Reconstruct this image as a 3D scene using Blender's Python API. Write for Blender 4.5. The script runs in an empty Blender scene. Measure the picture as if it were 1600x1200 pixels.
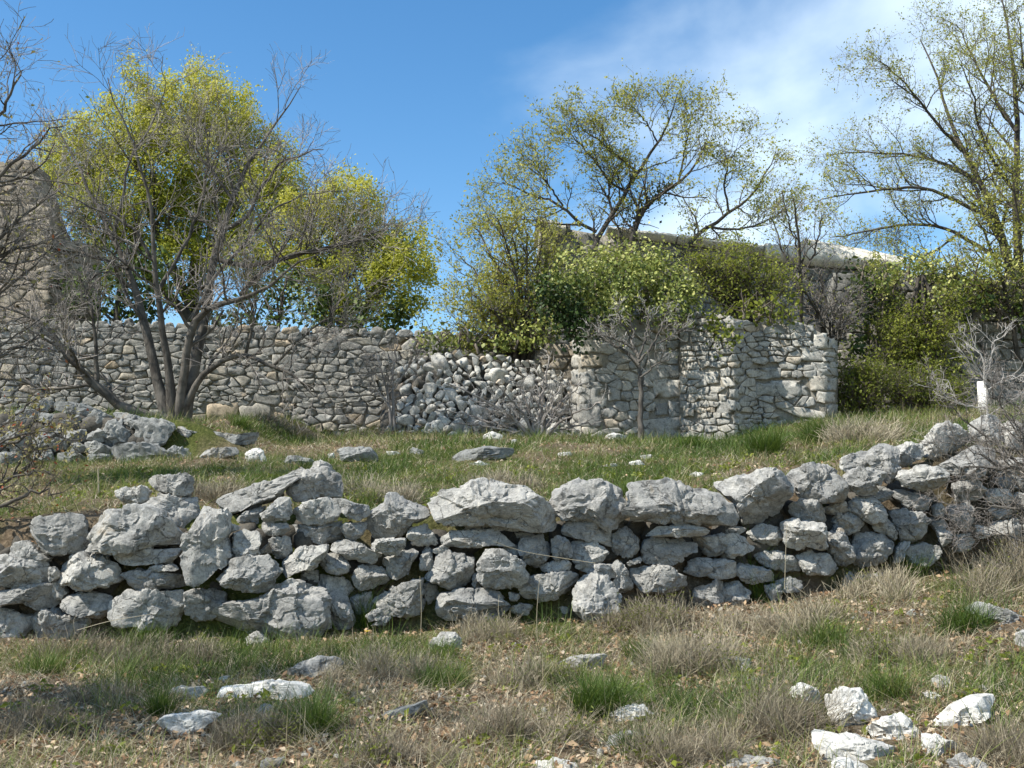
import bpy, bmesh, math, random
import numpy as np
rng = np.random.default_rng(7)
random.seed(7)
scene = bpy.context.scene
COL = scene.collection

# ------------------------------------------------------------------ camera, sky, sun, exposure
CAMZ = 1.65
FPX = 1716.0                                   # focal length in photo pixels (photo 1600 x 1200)
PITCH = math.atan(200.0 / FPX)
cam_d = bpy.data.cameras.new("camera")
cam_d.sensor_width = 36.0
cam_d.lens = FPX / 1600.0 * 36.0
cam_d.clip_start = 0.05
cam_d.clip_end = 3000.0
cam = bpy.data.objects.new("camera", cam_d)
COL.objects.link(cam)
cam.location = (0, 0, CAMZ)
cam.rotation_euler = (math.pi / 2 + PITCH, 0, 0)
scene.camera = cam

SUN_DIR = np.array([-0.60, -0.27, 0.75]); SUN_DIR /= np.linalg.norm(SUN_DIR)
SUN_EL = math.asin(SUN_DIR[2]); SUN_ROT = math.atan2(SUN_DIR[0], SUN_DIR[1])
sun_d = bpy.data.lights.new("sun", 'SUN')
sun_d.energy = 5.0
sun_d.angle = math.radians(0.5)
sun_d.color = (1.0, 0.955, 0.88)
sun = bpy.data.objects.new("sun", sun_d)
COL.objects.link(sun)
from mathutils import Vector, Matrix
sun.rotation_euler = Vector(SUN_DIR).to_track_quat('Z', 'Y').to_euler()

world = bpy.data.worlds.new("World"); scene.world = world
world.use_nodes = True
wn = world.node_tree; wn.nodes.clear()
def N(nt, t, **kw):
    n = nt.nodes.new(t)
    for k, v in kw.items():
        if k in n.inputs.keys() if isinstance(k, str) else False: n.inputs[k].default_value = v
        else: setattr(n, k, v)
    return n
w_out = wn.nodes.new('ShaderNodeOutputWorld')
w_bg = wn.nodes.new('ShaderNodeBackground'); w_bg.inputs['Strength'].default_value = 0.105
sky = wn.nodes.new('ShaderNodeTexSky'); sky.sky_type = 'NISHITA'
sky.sun_disc = False
sky.sun_elevation = SUN_EL; sky.sun_rotation = SUN_ROT
sky.altitude = 300.0; sky.air_density = 1.0; sky.dust_density = 0.25; sky.ozone_density = 1.1
# thin high cloud over the whole sky: noise on the direction, projected on a cloud layer
tc = wn.nodes.new('ShaderNodeTexCoord')
sep = wn.nodes.new('ShaderNodeSeparateXYZ'); wn.links.new(tc.outputs['Generated'], sep.inputs[0])
def wmath(op, a, b=None, clamp=False):
    n = wn.nodes.new('ShaderNodeMath'); n.operation = op; n.use_clamp = clamp
    for i, v in enumerate((a, b)):
        if v is None: continue
        if isinstance(v, (int, float)): n.inputs[i].default_value = v
        else: wn.links.new(v, n.inputs[i])
    return n.outputs[0]
zc = wmath('ADD', wmath('MAXIMUM', sep.outputs['Z'], 0.0), 0.16)
cx = wmath('DIVIDE', sep.outputs['X'], zc); cy = wmath('DIVIDE', sep.outputs['Y'], zc)
comb = wn.nodes.new('ShaderNodeCombineXYZ'); wn.links.new(cx, comb.inputs[0]); wn.links.new(cy, comb.inputs[1])
cn = wn.nodes.new('ShaderNodeTexNoise'); cn.inputs['Scale'].default_value = 2.4; cn.inputs['Detail'].default_value = 7
cn.inputs['Roughness'].default_value = 0.48; cn.inputs['Distortion'].default_value = 0.2
mp = wn.nodes.new('ShaderNodeMapping'); mp.inputs['Location'].default_value = (-4.36, 2.58, 0.911)
mp.inputs['Rotation'].default_value = (0, 0, 0.5); mp.inputs['Scale'].default_value = (1.0, 0.72, 1)
wn.links.new(comb.outputs[0], mp.inputs['Vector']); wn.links.new(mp.outputs[0], cn.inputs['Vector'])
# broad weather: more cloud towards the right (east) half of the sky, clear towards the left
broad = wn.nodes.new('ShaderNodeMapRange'); broad.interpolation_type = 'SMOOTHSTEP'
broad.inputs['From Min'].default_value = -0.25; broad.inputs['From Max'].default_value = 0.45
broad.inputs['To Min'].default_value = -0.30; broad.inputs['To Max'].default_value = 0.12
bn = wn.nodes.new('ShaderNodeTexNoise'); bn.inputs['Scale'].default_value = 1.1; bn.inputs['Detail'].default_value = 3
wn.links.new(mp.outputs[0], bn.inputs['Vector'])
wn.links.new(wmath('ADD', cx, wmath('MULTIPLY', wmath('SUBTRACT', bn.outputs['Fac'], 0.5), 0.9)), broad.inputs['Value'])
cl = wmath('ADD', cn.outputs['Fac'], broad.outputs[0])
mr = wn.nodes.new('ShaderNodeMapRange'); mr.interpolation_type = 'SMOOTHSTEP'
mr.inputs['From Min'].default_value = 0.36; mr.inputs['From Max'].default_value = 0.80
mr.inputs['To Min'].default_value = 0.0; mr.inputs['To Max'].default_value = 0.66
wn.links.new(cl, mr.inputs['Value'])
hsv = wn.nodes.new('ShaderNodeHueSaturation'); hsv.inputs['Saturation'].default_value = 1.3; hsv.inputs['Hue'].default_value = 0.497
hsv.inputs['Value'].default_value = 1.12
wn.links.new(sky.outputs[0], hsv.inputs['Color'])
mixc = wn.nodes.new('ShaderNodeMix'); mixc.data_type = 'RGBA'
wn.links.new(mr.outputs[0], mixc.inputs['Factor']); wn.links.new(hsv.outputs[0], mixc.inputs['A'])
mixc.inputs['B'].default_value = (7.5, 8.5, 9.0, 1)
wn.links.new(mixc.outputs['Result'], w_bg.inputs['Color']); wn.links.new(w_bg.outputs[0], w_out.inputs['Surface'])

scene.view_settings.view_transform = 'Standard'
scene.view_settings.look = 'None'
scene.view_settings.exposure = 0.78
scene.view_settings.gamma = 1.0
scene.view_settings.use_curve_mapping = False
scene.render.engine = 'CYCLES'
scene.cycles.max_bounces = 6
scene.cycles.diffuse_bounces = 3
scene.cycles.transparent_max_bounces = 8

# ------------------------------------------------------------------ helpers
CA, SA = math.cos(PITCH), math.sin(PITCH)
def P(px, py, Y):
    """world point seen at photo pixel (px,py) at distance Y in front of the camera"""
    px = np.asarray(px, float); py = np.asarray(py, float); Y = np.asarray(Y, float)
    xc = (px - 800.0) / FPX; yc = (600.0 - py) / FPX
    dy = CA - yc * SA; dz = SA + yc * CA
    s = Y / dy
    return np.stack(np.broadcast_arrays(xc * s, Y + 0 * s, CAMZ + dz * s), -1)
def to_px(x, y, z):
    z = z - CAMZ
    f = y * CA + z * SA; u = -y * SA + z * CA
    return 800 + FPX * x / f, 600 - FPX * u / f

def hash3(ix, iy, iz, s):
    h = (ix * 374761393 + iy * 668265263 + iz * 1274126177 + s * 974634721) & 0xFFFFFFFF
    h = ((h ^ (h >> 13)) * 1274126177) & 0xFFFFFFFF
    h = h ^ (h >> 16)
    return (h & 0xFFFF) / 65535.0
def vnoise(p, s=0):
    i = np.floor(p).astype(np.int64); f = p - i
    f = f * f * f * (f * (f * 6 - 15) + 10)
    r = 0
    for dx in (0, 1):
        wx = f[..., 0] if dx else 1 - f[..., 0]
        for dy in (0, 1):
            wy = f[..., 1] if dy else 1 - f[..., 1]
            for dz in (0, 1):
                wz = f[..., 2] if dz else 1 - f[..., 2]
                r = r + wx * wy * wz * hash3(i[..., 0] + dx, i[..., 1] + dy, i[..., 2] + dz, s)
    return r * 2 - 1
def fbm(p, octv=4, s=0, rough=0.5):
    a, r, t = 1.0, 0, 0
    for o in range(octv):
        r = r + a * vnoise(p * (2.03 ** o) + 17.3 * o, s + o); t += a; a *= rough
    return r / t
def sstep(t):
    t = np.clip(t, 0, 1); return t * t * (3 - 2 * t)

def mesh_np(name, V, faces, smooth=True, tint=None):
    """faces: list of (M,k) integer arrays"""
    me = bpy.data.meshes.new(name)
    V = np.ascontiguousarray(V, np.float32)
    me.vertices.add(len(V)); me.vertices.foreach_set('co', V.ravel())
    faces = [np.asarray(f, np.int32) for f in faces if len(f)]
    nl = sum(f.size for f in faces); npoly = sum(len(f) for f in faces)
    me.loops.add(nl); me.polygons.add(npoly)
    me.loops.foreach_set('vertex_index', np.concatenate([f.ravel() for f in faces]))
    tot = np.concatenate([np.full(len(f), f.shape[1], np.int32) for f in faces])
    st = np.concatenate([[0], np.cumsum(tot)[:-1]]).astype(np.int32)
    me.polygons.foreach_set('loop_start', st)
    if smooth: me.polygons.foreach_set('use_smooth', np.ones(npoly, bool))
    if tint is not None:
        a = me.attributes.new('tint', 'FLOAT', 'POINT'); a.data.foreach_set('value', np.asarray(tint, np.float32))
    me.update(calc_edges=True)
    return me
def obj(name, me, mat=None, parent=None, loc=None, kind=None, label=None, cat=None, group=None):
    o = bpy.data.objects.new(name, me); COL.objects.link(o)
    if mat is not None and me is not None and not me.materials: me.materials.append(mat)
    if loc is not None: o.location = loc
    if parent is not None: o.parent = parent
    if kind: o['kind'] = kind
    if label: o['label'] = label
    if cat: o['category'] = cat
    if group: o['group'] = group
    return o
def thing(name, label, cat, loc=(0, 0, 0), group=None):
    return obj(name, None, None, None, loc, None, label, cat, group)

# ------------------------------------------------------------------ materials
def new_mat(name):
    m = bpy.data.materials.new(name); m.use_nodes = True
    nt = m.node_tree; nt.nodes.clear()
    out = nt.nodes.new('ShaderNodeOutputMaterial')
    return m, nt, out
def lk(nt, a, b): nt.links.new(a, b)
def ramp(nt, fac, stops):
    r = nt.nodes.new('ShaderNodeValToRGB'); el = r.color_ramp.elements
    while len(el) < len(stops): el.new(0.5)
    for e, (p, c) in zip(el, stops):
        e.position = p; e.color = (*c, 1) if len(c) == 3 else c
    if fac is not None: lk(nt, fac, r.inputs[0])
    return r.outputs[0]
def noise(nt, vec, scale, detail=4, rough=0.55, dist=0.0, off=0.0):
    n = nt.nodes.new('ShaderNodeTexNoise'); n.inputs['Scale'].default_value = scale
    n.inputs['Detail'].default_value = detail; n.inputs['Roughness'].default_value = rough; n.inputs['Distortion'].default_value = dist
    if off:
        a = nt.nodes.new('ShaderNodeVectorMath'); a.operation = 'ADD'; a.inputs[1].default_value = (off, off * 0.7, -off)
        lk(nt, vec, a.inputs[0]); vec = a.outputs[0]
    lk(nt, vec, n.inputs['Vector']); return n.outputs['Fac']
def mixrgb(nt, fac, a, b, mode='MIX'):
    m = nt.nodes.new('ShaderNodeMix'); m.data_type = 'RGBA'; m.blend_type = mode
    for s, v in (('Factor', fac), ('A', a), ('B', b)):
        if isinstance(v, (int, float)): m.inputs[s].default_value = v
        elif isinstance(v, tuple): m.inputs[s].default_value = (*v, 1)
        else: lk(nt, v, m.inputs[s])
    return m.outputs['Result']
def maprange(nt, v, a, b, c=0.0, d=1.0):
    m = nt.nodes.new('ShaderNodeMapRange'); m.inputs[1].default_value = a; m.inputs[2].default_value = b
    m.inputs[3].default_value = c; m.inputs[4].default_value = d; lk(nt, v, m.inputs[0]); return m.outputs[0]

def stone_mat(name, pal, lichen=0.5, dark=(0.06, 0.06, 0.055), scale=1.0, bump=0.6, lo=0.8, hi=1.15, spots=True, moss=None):
    """pal: colour stops picked per stone by a random number"""
    m, nt, out = new_mat(name)
    geo = nt.nodes.new('ShaderNodeNewGeometry'); pos = geo.outputs['Position']
    oi = nt.nodes.new('ShaderNodeObjectInfo'); rnd = oi.outputs['Random']
    base = ramp(nt, rnd, pal)
    big = noise(nt, pos, 2.2 * scale, 5, 0.6)
    mid = noise(nt, pos, 17 * scale, 8, 0.72, 0.6)
    fine = noise(nt, pos, 75 * scale, 5, 0.7)
    c = mixrgb(nt, 1.0, base, ramp(nt, mid, [(0.30, (lo * .55,) * 3), (0.47, (.95, .95, .95)), (0.56, (1.05, 1.05, 1.04)), (0.70, (hi * 1.2, hi * 1.18, hi * 1.14))]), 'MULTIPLY')
    c = mixrgb(nt, 1.0, c, ramp(nt, fine, [(0.32, (.72, .72, .71)), (0.5, (1, 1, 1)), (0.68, (1.22, 1.21, 1.18))]), 'MULTIPLY')
    c = mixrgb(nt, 1.0, c, ramp(nt, big, [(0.3, (.8, .81, .82)), (0.65, (1.1, 1.09, 1.06))]), 'MULTIPLY')
    # grey-black lichen patches
    lic = noise(nt, pos, 5.5 * scale, 8, 0.72, 0.4, 11.0)
    lf = maprange(nt, lic, 0.53, 0.66, 0.0, lichen)
    c = mixrgb(nt, lf, c, dark)
    rust = noise(nt, pos, 3.1 * scale, 7, 0.7, 0.5, 61.0)   # thin ochre lichen and iron stain
    c = mixrgb(nt, maprange(nt, rust, 0.60, 0.72, 0.0, 0.5), c, (.30, .215, .115))
    if moss:
        mo = noise(nt, pos, 1.6 * scale, 6, 0.7, 0.3, 37.0)
        c = mixrgb(nt, maprange(nt, mo, 0.52, 0.68, 0, 0.75), c, moss)
    if spots:   # small solution pits and dark specks
        v = nt.nodes.new('ShaderNodeTexVoronoi'); v.inputs['Scale'].default_value = 26 * scale
        lk(nt, pos, v.inputs['Vector'])
        pm = maprange(nt, v.outputs['Distance'], 0.10, 0.24, 1, 0)
        gate = maprange(nt, noise(nt, pos, 9 * scale, 3, 0.5, 0, 5.0), 0.5, 0.6, 0, 0.8)
        mm = nt.nodes.new('ShaderNodeMath'); mm.operation = 'MULTIPLY'; lk(nt, pm, mm.inputs[0]); lk(nt, gate, mm.inputs[1])
        c = mixrgb(nt, mm.outputs[0], c, (dark[0] * .9, dark[1] * .9, dark[2] * .9))
    # hairline cracks
    if spots:
        wv = nt.nodes.new('ShaderNodeTexNoise'); wv.inputs['Scale'].default_value = 4 * scale; wv.inputs['Detail'].default_value = 4; lk(nt, pos, wv.inputs['Vector'])
        wa = nt.nodes.new('ShaderNodeVectorMath'); wa.operation = 'MULTIPLY_ADD'; lk(nt, wv.outputs['Color'], wa.inputs[0]); wa.inputs[1].default_value = (.35 / scale,) * 3; lk(nt, pos, wa.inputs[2])
        vc = nt.nodes.new('ShaderNodeTexVoronoi'); vc.feature = 'DISTANCE_TO_EDGE'; vc.inputs['Scale'].default_value = 3.2 * scale; lk(nt, wa.outputs[0], vc.inputs['Vector'])
        ck = maprange(nt, vc.outputs['Distance'], 0.0, 0.022, 0.85, 0.0)
        cg = maprange(nt, noise(nt, pos, 3.3 * scale, 3, 0.5, 0, 23.0), 0.47, 0.56, 0, 1)
        cm = nt.nodes.new('ShaderNodeMath'); cm.operation = 'MULTIPLY'; lk(nt, ck, cm.inputs[0]); lk(nt, cg, cm.inputs[1])
        c = mixrgb(nt, cm.outputs[0], c, (dark[0] * .8, dark[1] * .8, dark[2] * .8))
    bs = nt.nodes.new('ShaderNodeBsdfPrincipled'); bs.inputs['Roughness'].default_value = 0.93
    bs.inputs['Specular IOR Level'].default_value = 0.12
    lk(nt, c, bs.inputs['Base Color'])
    b1 = nt.nodes.new('ShaderNodeBump'); b1.inputs['Strength'].default_value = bump; b1.inputs['Distance'].default_value = 0.011 / scale
    lk(nt, mid, b1.inputs['Height'])
    b2 = nt.nodes.new('ShaderNodeBump'); b2.inputs['Strength'].default_value = bump; b2.inputs['Distance'].default_value = 0.010 / scale
    lk(nt, fine, b2.inputs['Height']); lk(nt, b1.outputs[0], b2.inputs['Normal'])
    lk(nt, b2.outputs[0], bs.inputs['Normal']); lk(nt, bs.outputs[0], out.inputs[0])
    return m
def leaf_mat(name, stops, trans=0.4, rough=0.55, spec=0.3):
    m, nt, out = new_mat(name)
    at = nt.nodes.new('ShaderNodeAttribute'); at.attribute_name = 'tint'
    c = ramp(nt, at.outputs['Fac'], stops)
    bs = nt.nodes.new('ShaderNodeBsdfPrincipled'); bs.inputs['Roughness'].default_value = rough
    bs.inputs['Specular IOR Level'].default_value = spec; lk(nt, c, bs.inputs['Base Color'])
    tr = nt.nodes.new('ShaderNodeBsdfTranslucent'); lk(nt, c, tr.inputs['Color'])
    mx = nt.nodes.new('ShaderNodeMixShader'); mx.inputs[0].default_value = trans
    lk(nt, bs.outputs[0], mx.inputs[1]); lk(nt, tr.outputs[0], mx.inputs[2]); lk(nt, mx.outputs[0], out.inputs[0])
    return m
def bark_mat(name, c0, c1, scale=6.0, bump=0.6):
    m, nt, out = new_mat(name)
    geo = nt.nodes.new('ShaderNodeNewGeometry'); pos = geo.outputs['Position']
    mpn = nt.nodes.new('ShaderNodeMapping'); mpn.inputs['Scale'].default_value = (1, 1, 0.28); lk(nt, pos, mpn.inputs['Vector'])
    n1 = noise(nt, mpn.outputs[0], scale * 3, 6, 0.65, 0.4); n2 = noise(nt, pos, scale * .5, 4, 0.6)
    c = ramp(nt, n1, [(0.3, c0), (0.7, c1)])
    c = mixrgb(nt, maprange(nt, n2, 0.45, 0.62, 0, 0.6), c, tuple(min(1, x * 1.5) for x in c1))
    bs = nt.nodes.new('ShaderNodeBsdfPrincipled'); bs.inputs['Roughness'].default_value = 0.9; bs.inputs['Specular IOR Level'].default_value = 0.15
    lk(nt, c, bs.inputs['Base Color'])
    b1 = nt.nodes.new('ShaderNodeBump'); b1.inputs['Strength'].default_value = bump; b1.inputs['Distance'].default_value = 0.03
    lk(nt, n1, b1.inputs['Height']); lk(nt, b1.outputs[0], bs.inputs['Normal']); lk(nt, bs.outputs[0], out.inputs[0])
    return m

M_LIME = stone_mat('grey_limestone', [(0.0, (.285, .280, .265)), (0.5, (.345, .338, .318)), (1.0, (.41, .40, .372))], lichen=0.55, bump=1.0)
M_WHITE = stone_mat('white_limestone', [(0.0, (.53, .515, .475)), (1.0, (.66, .645, .60))], lichen=0.55, dark=(.17, .155, .13), bump=0.7)
M_MOSSY = stone_mat('lichened_limestone', [(0.0, (.19, .195, .19)), (1.0, (.28, .28, .265))], lichen=0.75, dark=(.055, .055, .05), bump=0.9)  # lichened stone, base tone lowered to stand in for tree shade on left wall
M_WALL = stone_mat('warm_rubble_stone', [(0.0, (.23, .222, .20)), (0.35, (.32, .31, .28)), (0.65, (.29, .282, .26)), (0.84, (.36, .33, .27)), (0.93, (.38, .30, .21)), (1.0, (.40, .39, .36))],
                   lichen=0.55, dark=(.07, .066, .058), scale=.8, bump=0.7)
M_RUIN = stone_mat('grey_rubble_stone', [(0.0, (.26, .255, .235)), (0.5, (.35, .34, .31)), (0.85, (.42, .40, .355)), (1.0, (.38, .33, .26))],
                   lichen=0.55, dark=(.06, .058, .052), scale=.8, bump=0.75)
M_HEAP = stone_mat('pale_rubble_stone', [(0.0, (.34, .33, .30)), (0.5, (.42, .41, .375)), (0.88, (.50, .485, .445)), (1.0, (.46, .36, .26))], lichen=0.5, dark=(.09, .088, .08), scale=.8, bump=0.7)
M_FAR = stone_mat('weathered_house_stone', [(0.0, (.17, .165, .15)), (0.6, (.25, .24, .215)), (1.0, (.31, .29, .25))], lichen=0.5, dark=(.06, .058, .05), scale=.7, bump=0.7)
M_MORTAR = stone_mat('earthy_mortar', [(0.0, (.26, .24, .20)), (1.0, (.26, .24, .20))], lichen=0.5, dark=(.06, .055, .045), scale=1.2, bump=0.9)
M_SHADEFILL = stone_mat('gap_shade_fill_stone', [(0.0, (.085, .078, .066)), (1.0, (.11, .10, .085))], lichen=0.5, bump=0.9)  # gap shade put into the colour: fill stones darker than their own tone
M_PLASTER = stone_mat('pale_roof_mortar', [(0.0, (.66, .62, .54)), (1.0, (.68, .64, .56))], lichen=0.22, dark=(.3, .28, .24), bump=0.6)
M_PAINT = stone_mat('white_paint', [(0.0, (.72, .70, .66)), (1.0, (.74, .72, .68))], lichen=0.12, dark=(.4, .37, .32), bump=0.3, spots=False)
M_TOWER = stone_mat('brown_tower_stone', [(0.0, (.20, .175, .14)), (0.5, (.27, .23, .18)), (1.0, (.31, .27, .21))], lichen=0.5, dark=(.06, .055, .05), scale=.7)

M_BARK = bark_mat('grey_lichened_bark', (.032, .028, .024), (.115, .104, .088))
M_PALETWIG = bark_mat('bleached_twig', (.22, .20, .18), (.36, .34, .31), bump=0.2)
M_TWIG = bark_mat('pale_grey_twig', (.125, .108, .094), (.25, .225, .20), bump=0.2)
M_DKBARK = bark_mat('dark_oak_bark', (.03, .026, .021), (.085, .074, .06))
M_OAKTWIG = bark_mat('brown_oak_twig', (.06, .05, .04), (.14, .12, .095), bump=0.2)

M_MAPLE = leaf_mat('fresh_yellow_green_leaf', [(0, (.14, .17, .012)), (.4, (.25, .28, .03)), (.75, (.38, .385, .05)), (1, (.50, .48, .09))], trans=0.5)
M_DKLEAF = leaf_mat('deep_green_leaf', [(0, (.03, .05, .010)), (.6, (.08, .12, .018)), (1, (.18, .22, .03))], trans=0.25)
M_OAKLEAF = leaf_mat('young_oak_leaf', [(0, (.16, .18, .03)), (.5, (.31, .32, .055)), (1, (.46, .44, .10))], trans=0.5)
M_IVY = leaf_mat('glossy_ivy_leaf', [(0, (.02, .04, .010)), (.5, (.055, .09, .018)), (.8, (.15, .19, .035)), (1, (.30, .31, .09))], trans=0.2, rough=0.55, spec=0.25)
M_PALEIVY = leaf_mat('pale_ivy_leaf', [(0, (.05, .075, .018)), (.4, (.16, .20, .04)), (.75, (.34, .36, .09)), (1, (.50, .49, .18))], trans=0.25, rough=0.5, spec=0.3)
M_OLIVE = leaf_mat('olive_shrub_leaf', [(0, (.08, .10, .015)), (.5, (.17, .20, .025)), (1, (.30, .32, .05))], trans=0.45)
M_BUD = leaf_mat('tan_bud_leaf', [(0, (.17, .15, .05)), (.7, (.30, .27, .10)), (.9, (.36, .30, .16)), (1, (.26, .06, .02))], trans=0.35)
M_GRASS = leaf_mat('grass_blade', [(0, (.04, .075, .012)), (.25, (.07, .12, .015)), (.5, (.16, .20, .04)), (.62, (.22, .21, .075)), (.8, (.30, .25, .135)), (1, (.40, .34, .21))], trans=0.3)
M_DRY = leaf_mat('grey_dry_stem', [(0, (.08, .064, .042)), (.4, (.20, .168, .115)), (.7, (.33, .285, .195)), (1, (.47, .41, .28))], trans=0.1)
M_LITTER = leaf_mat('dead_leaf', [(0, (.12, .065, .03)), (.4, (.26, .155, .08)), (.75, (.42, .30, .18)), (1, (.55, .46, .34))], trans=0.15, rough=0.7)

# ------------------------------------------------------------------ terrain
def tps_fit(pts, vals, lam=0.02):
    pts = np.asarray(pts, float); n = len(pts)
    d = np.linalg.norm(pts[:, None] - pts[None], axis=2)
    K = np.where(d > 0, d * d * np.log(d + 1e-9), 0) + lam * np.eye(n)
    Pm = np.c_[np.ones(n), pts]
    A = np.zeros((n + 3, n + 3)); A[:n, :n] = K; A[:n, n:] = Pm; A[n:, :n] = Pm.T
    w = np.linalg.solve(A, np.r_[vals, 0, 0, 0])
    return pts, w
def tps_eval(f, x, y):
    pts, w = f; n = len(pts)
    r = w[n] + w[n + 1] * x + w[n + 2] * y
    for i in range(n):
        d2 = (x - pts[i, 0]) ** 2 + (y - pts[i, 1]) ** 2 + 1e-12
        r = r + w[i] * 0.5 * d2 * np.log(d2)
    return r
WPX = np.array([-500, 0, 200, 400, 600, 900, 1100, 1300, 1480, 1600, 2100], float)
WY = np.array([8.5, 8.4, 8.35, 8.3, 8.45, 8.5, 8.6, 8.8, 9.0, 9.1, 9.5], float)
WX = (WPX - 800) / FPX * WY
def wall_y(x): return np.interp(x, WX, WY)
def wall_y_px(px): return np.interp(px, WPX, WY)
low = [(-200, 1000, 8.45), (0, 1004, 8.4), (200, 1010, 8.35), (400, 1014, 8.3), (600, 996, 8.45), (900, 984, 8.5), (1100, 962, 8.6), (1300, 936, 8.8), (1480, 902, 9.0), (1600, 888, 9.1), (1800, 850, 9.2),
       (-100, 1210, 5.2), (400, 1200, 5.1), (800, 1200, 5.0), (1200, 1200, 4.9), (1700, 1180, 4.9), (300, 1090, 6.6), (1300, 1060, 6.6), (1600, 1010, 6.8)]
lowp = [P(*c) for c in low] + [np.array([-6, 0, -0.05]), np.array([0, 0, 0.0]), np.array([6, 0, 0.1])]
F_LOW = tps_fit([p[:2] for p in lowp], [p[2] for p in lowp])
up = [(-150, 812, 9.4), (20, 806, 9.3), (200, 798, 9.3), (450, 792, 9.3), (640, 796, 9.4), (850, 792, 9.4), (1000, 784, 9.5), (1150, 768, 9.5), (1300, 742, 9.7), (1420, 722, 9.9), (1560, 700, 10), (1750, 690, 10.2),
      (-100, 735, 14.3), (0, 732, 14.3), (150, 729, 14.3), (300, 716, 14.3), (500, 722, 14), (750, 718, 14), (950, 713, 14), (1150, 708, 14), (1300, 686, 14), (1450, 676, 14), (1600, 668, 14),
      (-100, 648, 15.8), (50, 648, 15.8), (200, 652, 15.8), (300, 672, 16.2), (400, 690, 16.5),
      (275, 662, 19), (450, 664, 21), (600, 670, 21), (750, 681, 19.5), (900, 685, 19.6), (1000, 690, 18.5), (1110, 698, 18.9), (1200, 678, 19), (1300, 655, 19.6), (1420, 652, 20), (1560, 640, 20),
      (100, 655, 21.8), (-50, 655, 21.8), (-100, 660, 34), (400, 668, 34), (800, 672, 34), (1300, 655, 34), (1700, 645, 34)]
upp = [P(*c) for c in up]
def step_l(x, y):   # the small terrace edge behind the mossy wall on the left
    return .62 * sstep((y - 14.95) / .4) * sstep((-3.4 - x) / 1.3)
F_UP = tps_fit([p[:2] for p in upp], [p[2] - step_l(p[0], p[1]) for p in upp], 0.006)
def gz(x, y):
    x = np.asarray(x, float); y = np.asarray(y, float)
    W = wall_y(x)
    xl = np.clip(x, -7, 7); xu = np.clip(x, -14, 14)
    zl = tps_eval(F_LOW, xl, np.clip(y, 0, W + 0.35))
    zu = tps_eval(F_UP, xu, np.clip(y, W + 0.35, 34)) + step_l(x, y)
    t = sstep((y - (W + 0.30)) / 0.28)
    z = zl * (1 - t) + zu * t
    b = np.stack([x * 1.3, y * 1.3, 0 * x], -1)
    near = np.clip(1.2 - y / 60, 0.2, 1)
    z = z + near * (0.05 * fbm(b, 3, 5) + 0.02 * fbm(b * 6, 2, 9))
    return z
def ground_hit(px, py):
    Y = np.arange(3.0, 40, 0.02)
    p = P(px, py, Y)
    g = gz(p[:, 0], p[:, 1])
    k = np.nonzero(p[:, 2] < g)[0]
    return p[k[0]] if len(k) else p[-1]

ys = np.concatenate([np.arange(-6, 3, 0.5), np.arange(3, 11, 0.055), np.arange(11, 24, 0.11), np.geomspace(24, 900, 40)])
xp = np.concatenate([np.arange(0, 6, 0.06), np.arange(6, 13, 0.16), np.geomspace(13, 900, 36)])
xs = np.concatenate([-xp[:0:-1], xp])
XX, YY = np.meshgrid(xs, ys)
ZZ = gz(XX, YY)
far = np.clip((YY - 60) / 400, 0, 1); ZZ = ZZ - far * 6.0
nx, ny = len(xs), len(ys)
idx = np.arange(nx * ny).reshape(ny, nx)
F = np.stack([idx[:-1, :-1], idx[:-1, 1:], idx[1:, 1:], idx[1:, :-1]], -1).reshape(-1, 4)
def green_mask(x, y):
    """how green the turf is at a place (0 bare / dry .. 1 lush)"""
    b = np.stack([x, y, 0 * x], -1)
    n = fbm(b * 0.8, 4, 21) * 1.3 + 0.7 * fbm(b * 2.6, 3, 31)
    upper = sstep((y - wall_y(x) - 0.4) / 0.3)
    bias = -0.10 * (1 - upper) + 0.06 * upper
    return np.clip(0.5 + 0.9 * n + bias, 0, 1)
gm = green_mask(XX.ravel(), YY.ravel())
m, nt, out = new_mat('stony_soil')
geo = nt.nodes.new('ShaderNodeNewGeometry'); pos = geo.outputs['Position']
n1 = noise(nt, pos, 3.0, 6, 0.65); n2 = noise(nt, pos, 30, 6, 0.7, 0.4); n3 = noise(nt, pos, 140, 3, 0.6)
soil = ramp(nt, n2, [(0.28, (.035, .026, .018)), (0.45, (.10, .075, .05)), (0.6, (.20, .155, .11)), (0.75, (.36, .30, .23))])
soil = mixrgb(nt, maprange(nt, n1, 0.45, 0.65, 0, 0.6), soil, (.20, .14, .095))
grs = ramp(nt, n2, [(0.3, (.03, .04, .010)), (0.55, (.08, .095, .022)), (0.75, (.17, .16, .06))])
at = nt.nodes.new('ShaderNodeAttribute'); at.attribute_name = 'tint'
c = mixrgb(nt, maprange(nt, at.outputs['Fac'], 0.25, 0.75, 0.1, 0.95), soil, grs)
bs = nt.nodes.new('ShaderNodeBsdfPrincipled'); bs.inputs['Roughness'].default_value = 0.95; bs.inputs['Specular IOR Level'].default_value = 0.1
lk(nt, c, bs.inputs['Base Color'])
b1 = nt.nodes.new('ShaderNodeBump'); b1.inputs['Strength'].default_value = 0.9; b1.inputs['Distance'].default_value = 0.04
lk(nt, n2, b1.inputs['Height']); lk(nt, b1.outputs[0], bs.inputs['Normal']); lk(nt, bs.outputs[0], out.inputs[0])
M_SOIL = m
obj('ground', mesh_np('ground', np.stack([XX, YY, ZZ], -1).reshape(-1, 3), [F], True, gm), M_SOIL, kind='structure',
    label='stony terraced hillside with dry soil and turf')
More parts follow.
